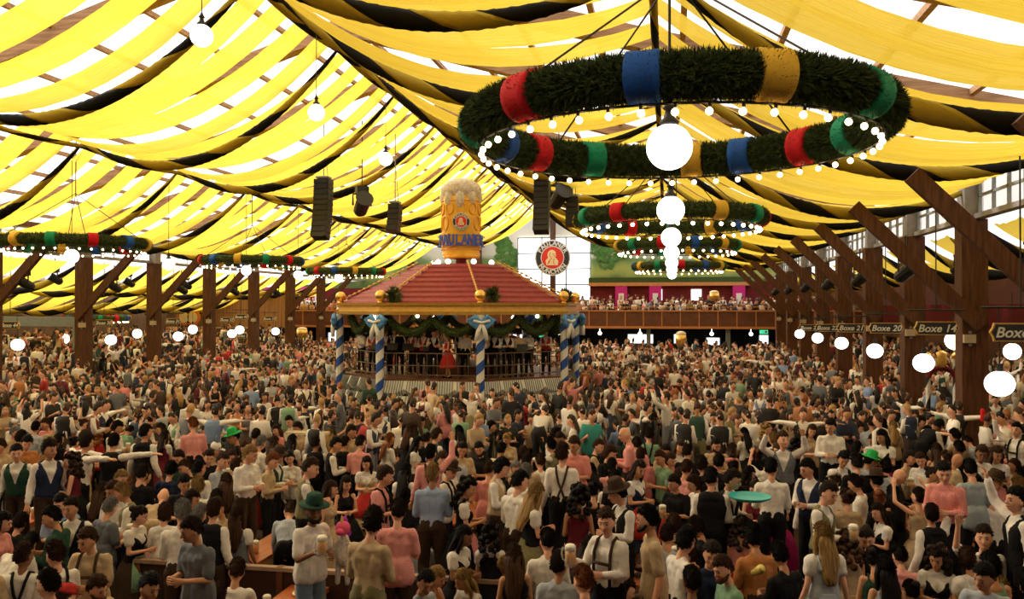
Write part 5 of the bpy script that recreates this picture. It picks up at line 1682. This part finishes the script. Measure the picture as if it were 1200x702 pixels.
# ---------------------------------------------------------------- the countless rest of the crowd, one object
LW = [10, 12, 14, 6, 8, 2, 3, 3, 13, 8, 7, 3, 4, 2, 4, 4]
TOPS = [('w', 33), ('k', 26), ('d', 9), ('t', 4), ('l', 6), ('p', 7), ('r', 5), ('n', 6), ('g', 3), ('e', 4), ('G', 6), ('b', 4), ('m', 4), ('o', 4), ('c', 4)]
def wc(rr, L):
    s = sum(w for _, w in L) ; u = rr.random()*s
    for c, w in L:
        u -= w
        if u <= 0: return c
    return L[-1][0]
def crowd(name, spots, seed):
    rr = random.Random(seed); VV = []; TT = []; CC = []; o = 0
    for (x, y, z, a, li, top, k) in spots:
        v, t, s = LODS[li]; ca, sa = math.cos(a), math.sin(a)
        w = v*k; X_ = w[:, 0]*ca-w[:, 1]*sa+x; Y_ = w[:, 0]*sa+w[:, 1]*ca+y
        VV.append(np.stack([X_, Y_, w[:, 2]+z], 1)); TT.append(t+o); o += len(v)
        if top is None: top = wc(rr, TOPS)
        if li in (2, 3, 6) and top == 'w': top = 'k'
        jit = rr.uniform(.75, 1.15)
        sk = (.76,.40,.26) if rr.random() < .75 else ((.60,.30,.17) if rr.random() < .8 else (.30,.14,.075))
        hr = HAIR[wc(rr, [('d', 38), ('b', 24), ('k', 24), ('y', 10), ('g', 4), ('r', 3)])][1]
        pal = np.zeros((6, 4), 'f'); pal[:, 3] = 1
        pal[0, :3] = sk; pal[1, :3] = np.array(PAL[top][1])*jit; pal[5, :3] = np.array(PAL['w'][1])*rr.uniform(.85, 1.05); pal[4, :3] = hr
        pal[3, :3] = PAL[wc(rr, [('k', 4), ('d', 6), ('n', 2), ('c', 2), ('G', 3), ('e', 1), ('m', 1)])][1]
        CC.append(pal[s])
    VV = np.vstack(VV).astype('f'); TT = np.vstack(TT).astype('i'); CC = np.vstack(CC).astype('f'); n = len(TT)
    me = bpy.data.meshes.new(name); me.vertices.add(len(VV)); me.vertices.foreach_set('co', VV.ravel())
    me.loops.add(n*3); me.loops.foreach_set('vertex_index', TT.ravel()); me.polygons.add(n)
    me.polygons.foreach_set('loop_start', np.arange(0, n*3, 3, dtype='i')); me.polygons.foreach_set('loop_total', np.full(n, 3, 'i'))
    me.update(calc_edges=True)
    at_ = me.attributes.new('cloth_tint', 'FLOAT_COLOR', 'FACE'); at_.data.foreach_set('color', CC.ravel())
    me.polygons.foreach_set('use_smooth', [True]*n)
    m = bpy.data.materials.get('crowd_cloth')
    if m is None:
        m = bpy.data.materials.new('crowd_cloth'); m.use_nodes = True; nt = m.node_tree; an = nt.nodes.new('ShaderNodeAttribute'); an.attribute_name = 'cloth_tint'
        nt.links.new(an.outputs['Color'], nt.nodes['Principled BSDF'].inputs['Base Color']); nt.nodes['Principled BSDF'].inputs['Roughness'].default_value = .8
    me.materials.append(m); ob = bpy.data.objects.new(name, me); COL.objects.link(ob); return ob
def lidx(rr):
    u = rr.random()*sum(LW)
    for i, w in enumerate(LW):
        u -= w
        if u <= 0: return i
    return 0
rr = random.Random(21); S_ = []
for e in LEFTOVER:
    li = {'s': 1, 'v': 2, 't': 4, 'u': 1, 'd': 8, 'r': 12}[e['of']]
    if e['sex'] == 'f' and e['of'] in 'st': li = 10
    if e['pose'] == 'A': li = 6
    S_.append((e['X'], e['Y'], e['z'], e['rz'], li, e['top'], 1.))
y = 15.
occ = [(e['X'], e['Y']) for e in NEAR+LEFTOVER]
while y < 58.5:
    x = -33.5
    stepx = .60
    while x < 13.5:
        X_ = x+rr.uniform(-.17, .17); Y_ = y+rr.uniform(-.2, .2); x += stepx
        zc_ = Y_*CY-X_*SY; xc_ = X_*CY+Y_*SY; px_ = 600+F*xc_/zc_
        if px_ < -60 or px_ > 1260: continue
        dB = math.hypot(X_-BX, Y_-BY)
        if dB < 5.9: continue
        low = dB < 9.5 and Y_ < BY and abs(X_-BX) < 7.5
        if any(abs(X_-pX) < .6 and min(abs(Y_-b_) for b_ in BAYS) < .6 for pX in (XL, XR)): continue
        li = rr.choice((14, 15)) if low else lidx(rr); raised = (X_ < XL-.5 or X_ > XR+1.2)
        z = (1. if X_ < -26.5 else .45 if raised else 0)+(.46 if rr.random() < .3 and li < 14 else 0)
        hy = 360+F*(CZ-1.66-z)/zc_
        if hy > 492: continue
        if rr.random() < .05: continue
        if any(abs(X_-a_) < .40 and abs(Y_-b_) < .44 for a_, b_ in occ): continue
        u = rr.random()
        a = rr.uniform(-.9, .9)+(PI if u < .45 else 0 if u < .6 else (PI/2 if u < .8 else -PI/2))
        S_.append((X_, Y_, z, a, li, None, rr.uniform(.94, 1.04)))
    y += .70
o = crowd('festival_crowd', S_, 3); tag(o, 'dense crowd of festival guests filling the far tent floor around the bandstand', 'crowd', kind='stuff')
rr = random.Random(33); S2 = []
for row in range(4):
    x = xg0+.5
    while x < xg1-.5:
        x += rr.uniform(.38, .75)
        if rr.random() < .15: continue
        S2.append((x, 60.35+row*1.1+rr.uniform(-.2, .2), zp+.25+(.3 if row > 1 else 0), rr.uniform(-.7, .7)+(0 if rr.random() < .7 else PI/2), lidx(rr), None, rr.uniform(.94, 1.04)))
o = crowd('gallery_crowd', S2, 4); tag(o, 'guests crowding the far gallery behind its railing', 'crowd', kind='stuff')
b = MB(); b.box((-30.7, 30, .5), (8.4, 70, 1.)); struct(b.build('aisle_platform_left', floorm)); b = MB(); b.box((-25.6, 30, .22), (1.8, 70, .45)); struct(b.build('aisle_step_left', floorm)); b = MB(); b.box((11.6, 30, .22), (6.4, 70, .45)); struct(b.build('aisle_platform_right', floorm))
print('NLAB', len(NEAR), 'dups', sum(1 for e in NEAR if e.get('dup')), 'crowd', len(S_), len(S2), 'groups', len(groups))
# ---------------------------------------------------------------- daylight, exposure, camera
wd = bpy.data.worlds.new('daylight'); SC.world = wd; wd.use_nodes = True; bg = wd.node_tree.nodes['Background']
bg.inputs[0].default_value = (1, .93, .90, 1); bg.inputs[1].default_value = 1.25
sun = bpy.data.lights.new('sun', 'SUN'); sun.energy = 7.5; sun.angle = math.radians(25); sun.color = (1, .92, .84)
so = bpy.data.objects.new('sun', sun); COL.objects.link(so)
d = Vector((-.80, .25, .52)); so.rotation_euler = d.to_track_quat('Z', 'Y').to_euler()
cam = bpy.data.cameras.new('camera'); co = bpy.data.objects.new('camera', cam); COL.objects.link(co); SC.camera = co
cam.sensor_width = 36; cam.lens = F/1200*36; cam.clip_end = 300
co.location = (0, 0, CZ); co.rotation_euler = (PI/2+math.atan2(9, F), 0, YAW)
SC.view_settings.view_transform = 'Standard'; SC.view_settings.look = 'None'; SC.view_settings.gamma = 1
SC.view_settings.use_curve_mapping = False; SC.view_settings.exposure = 0.36
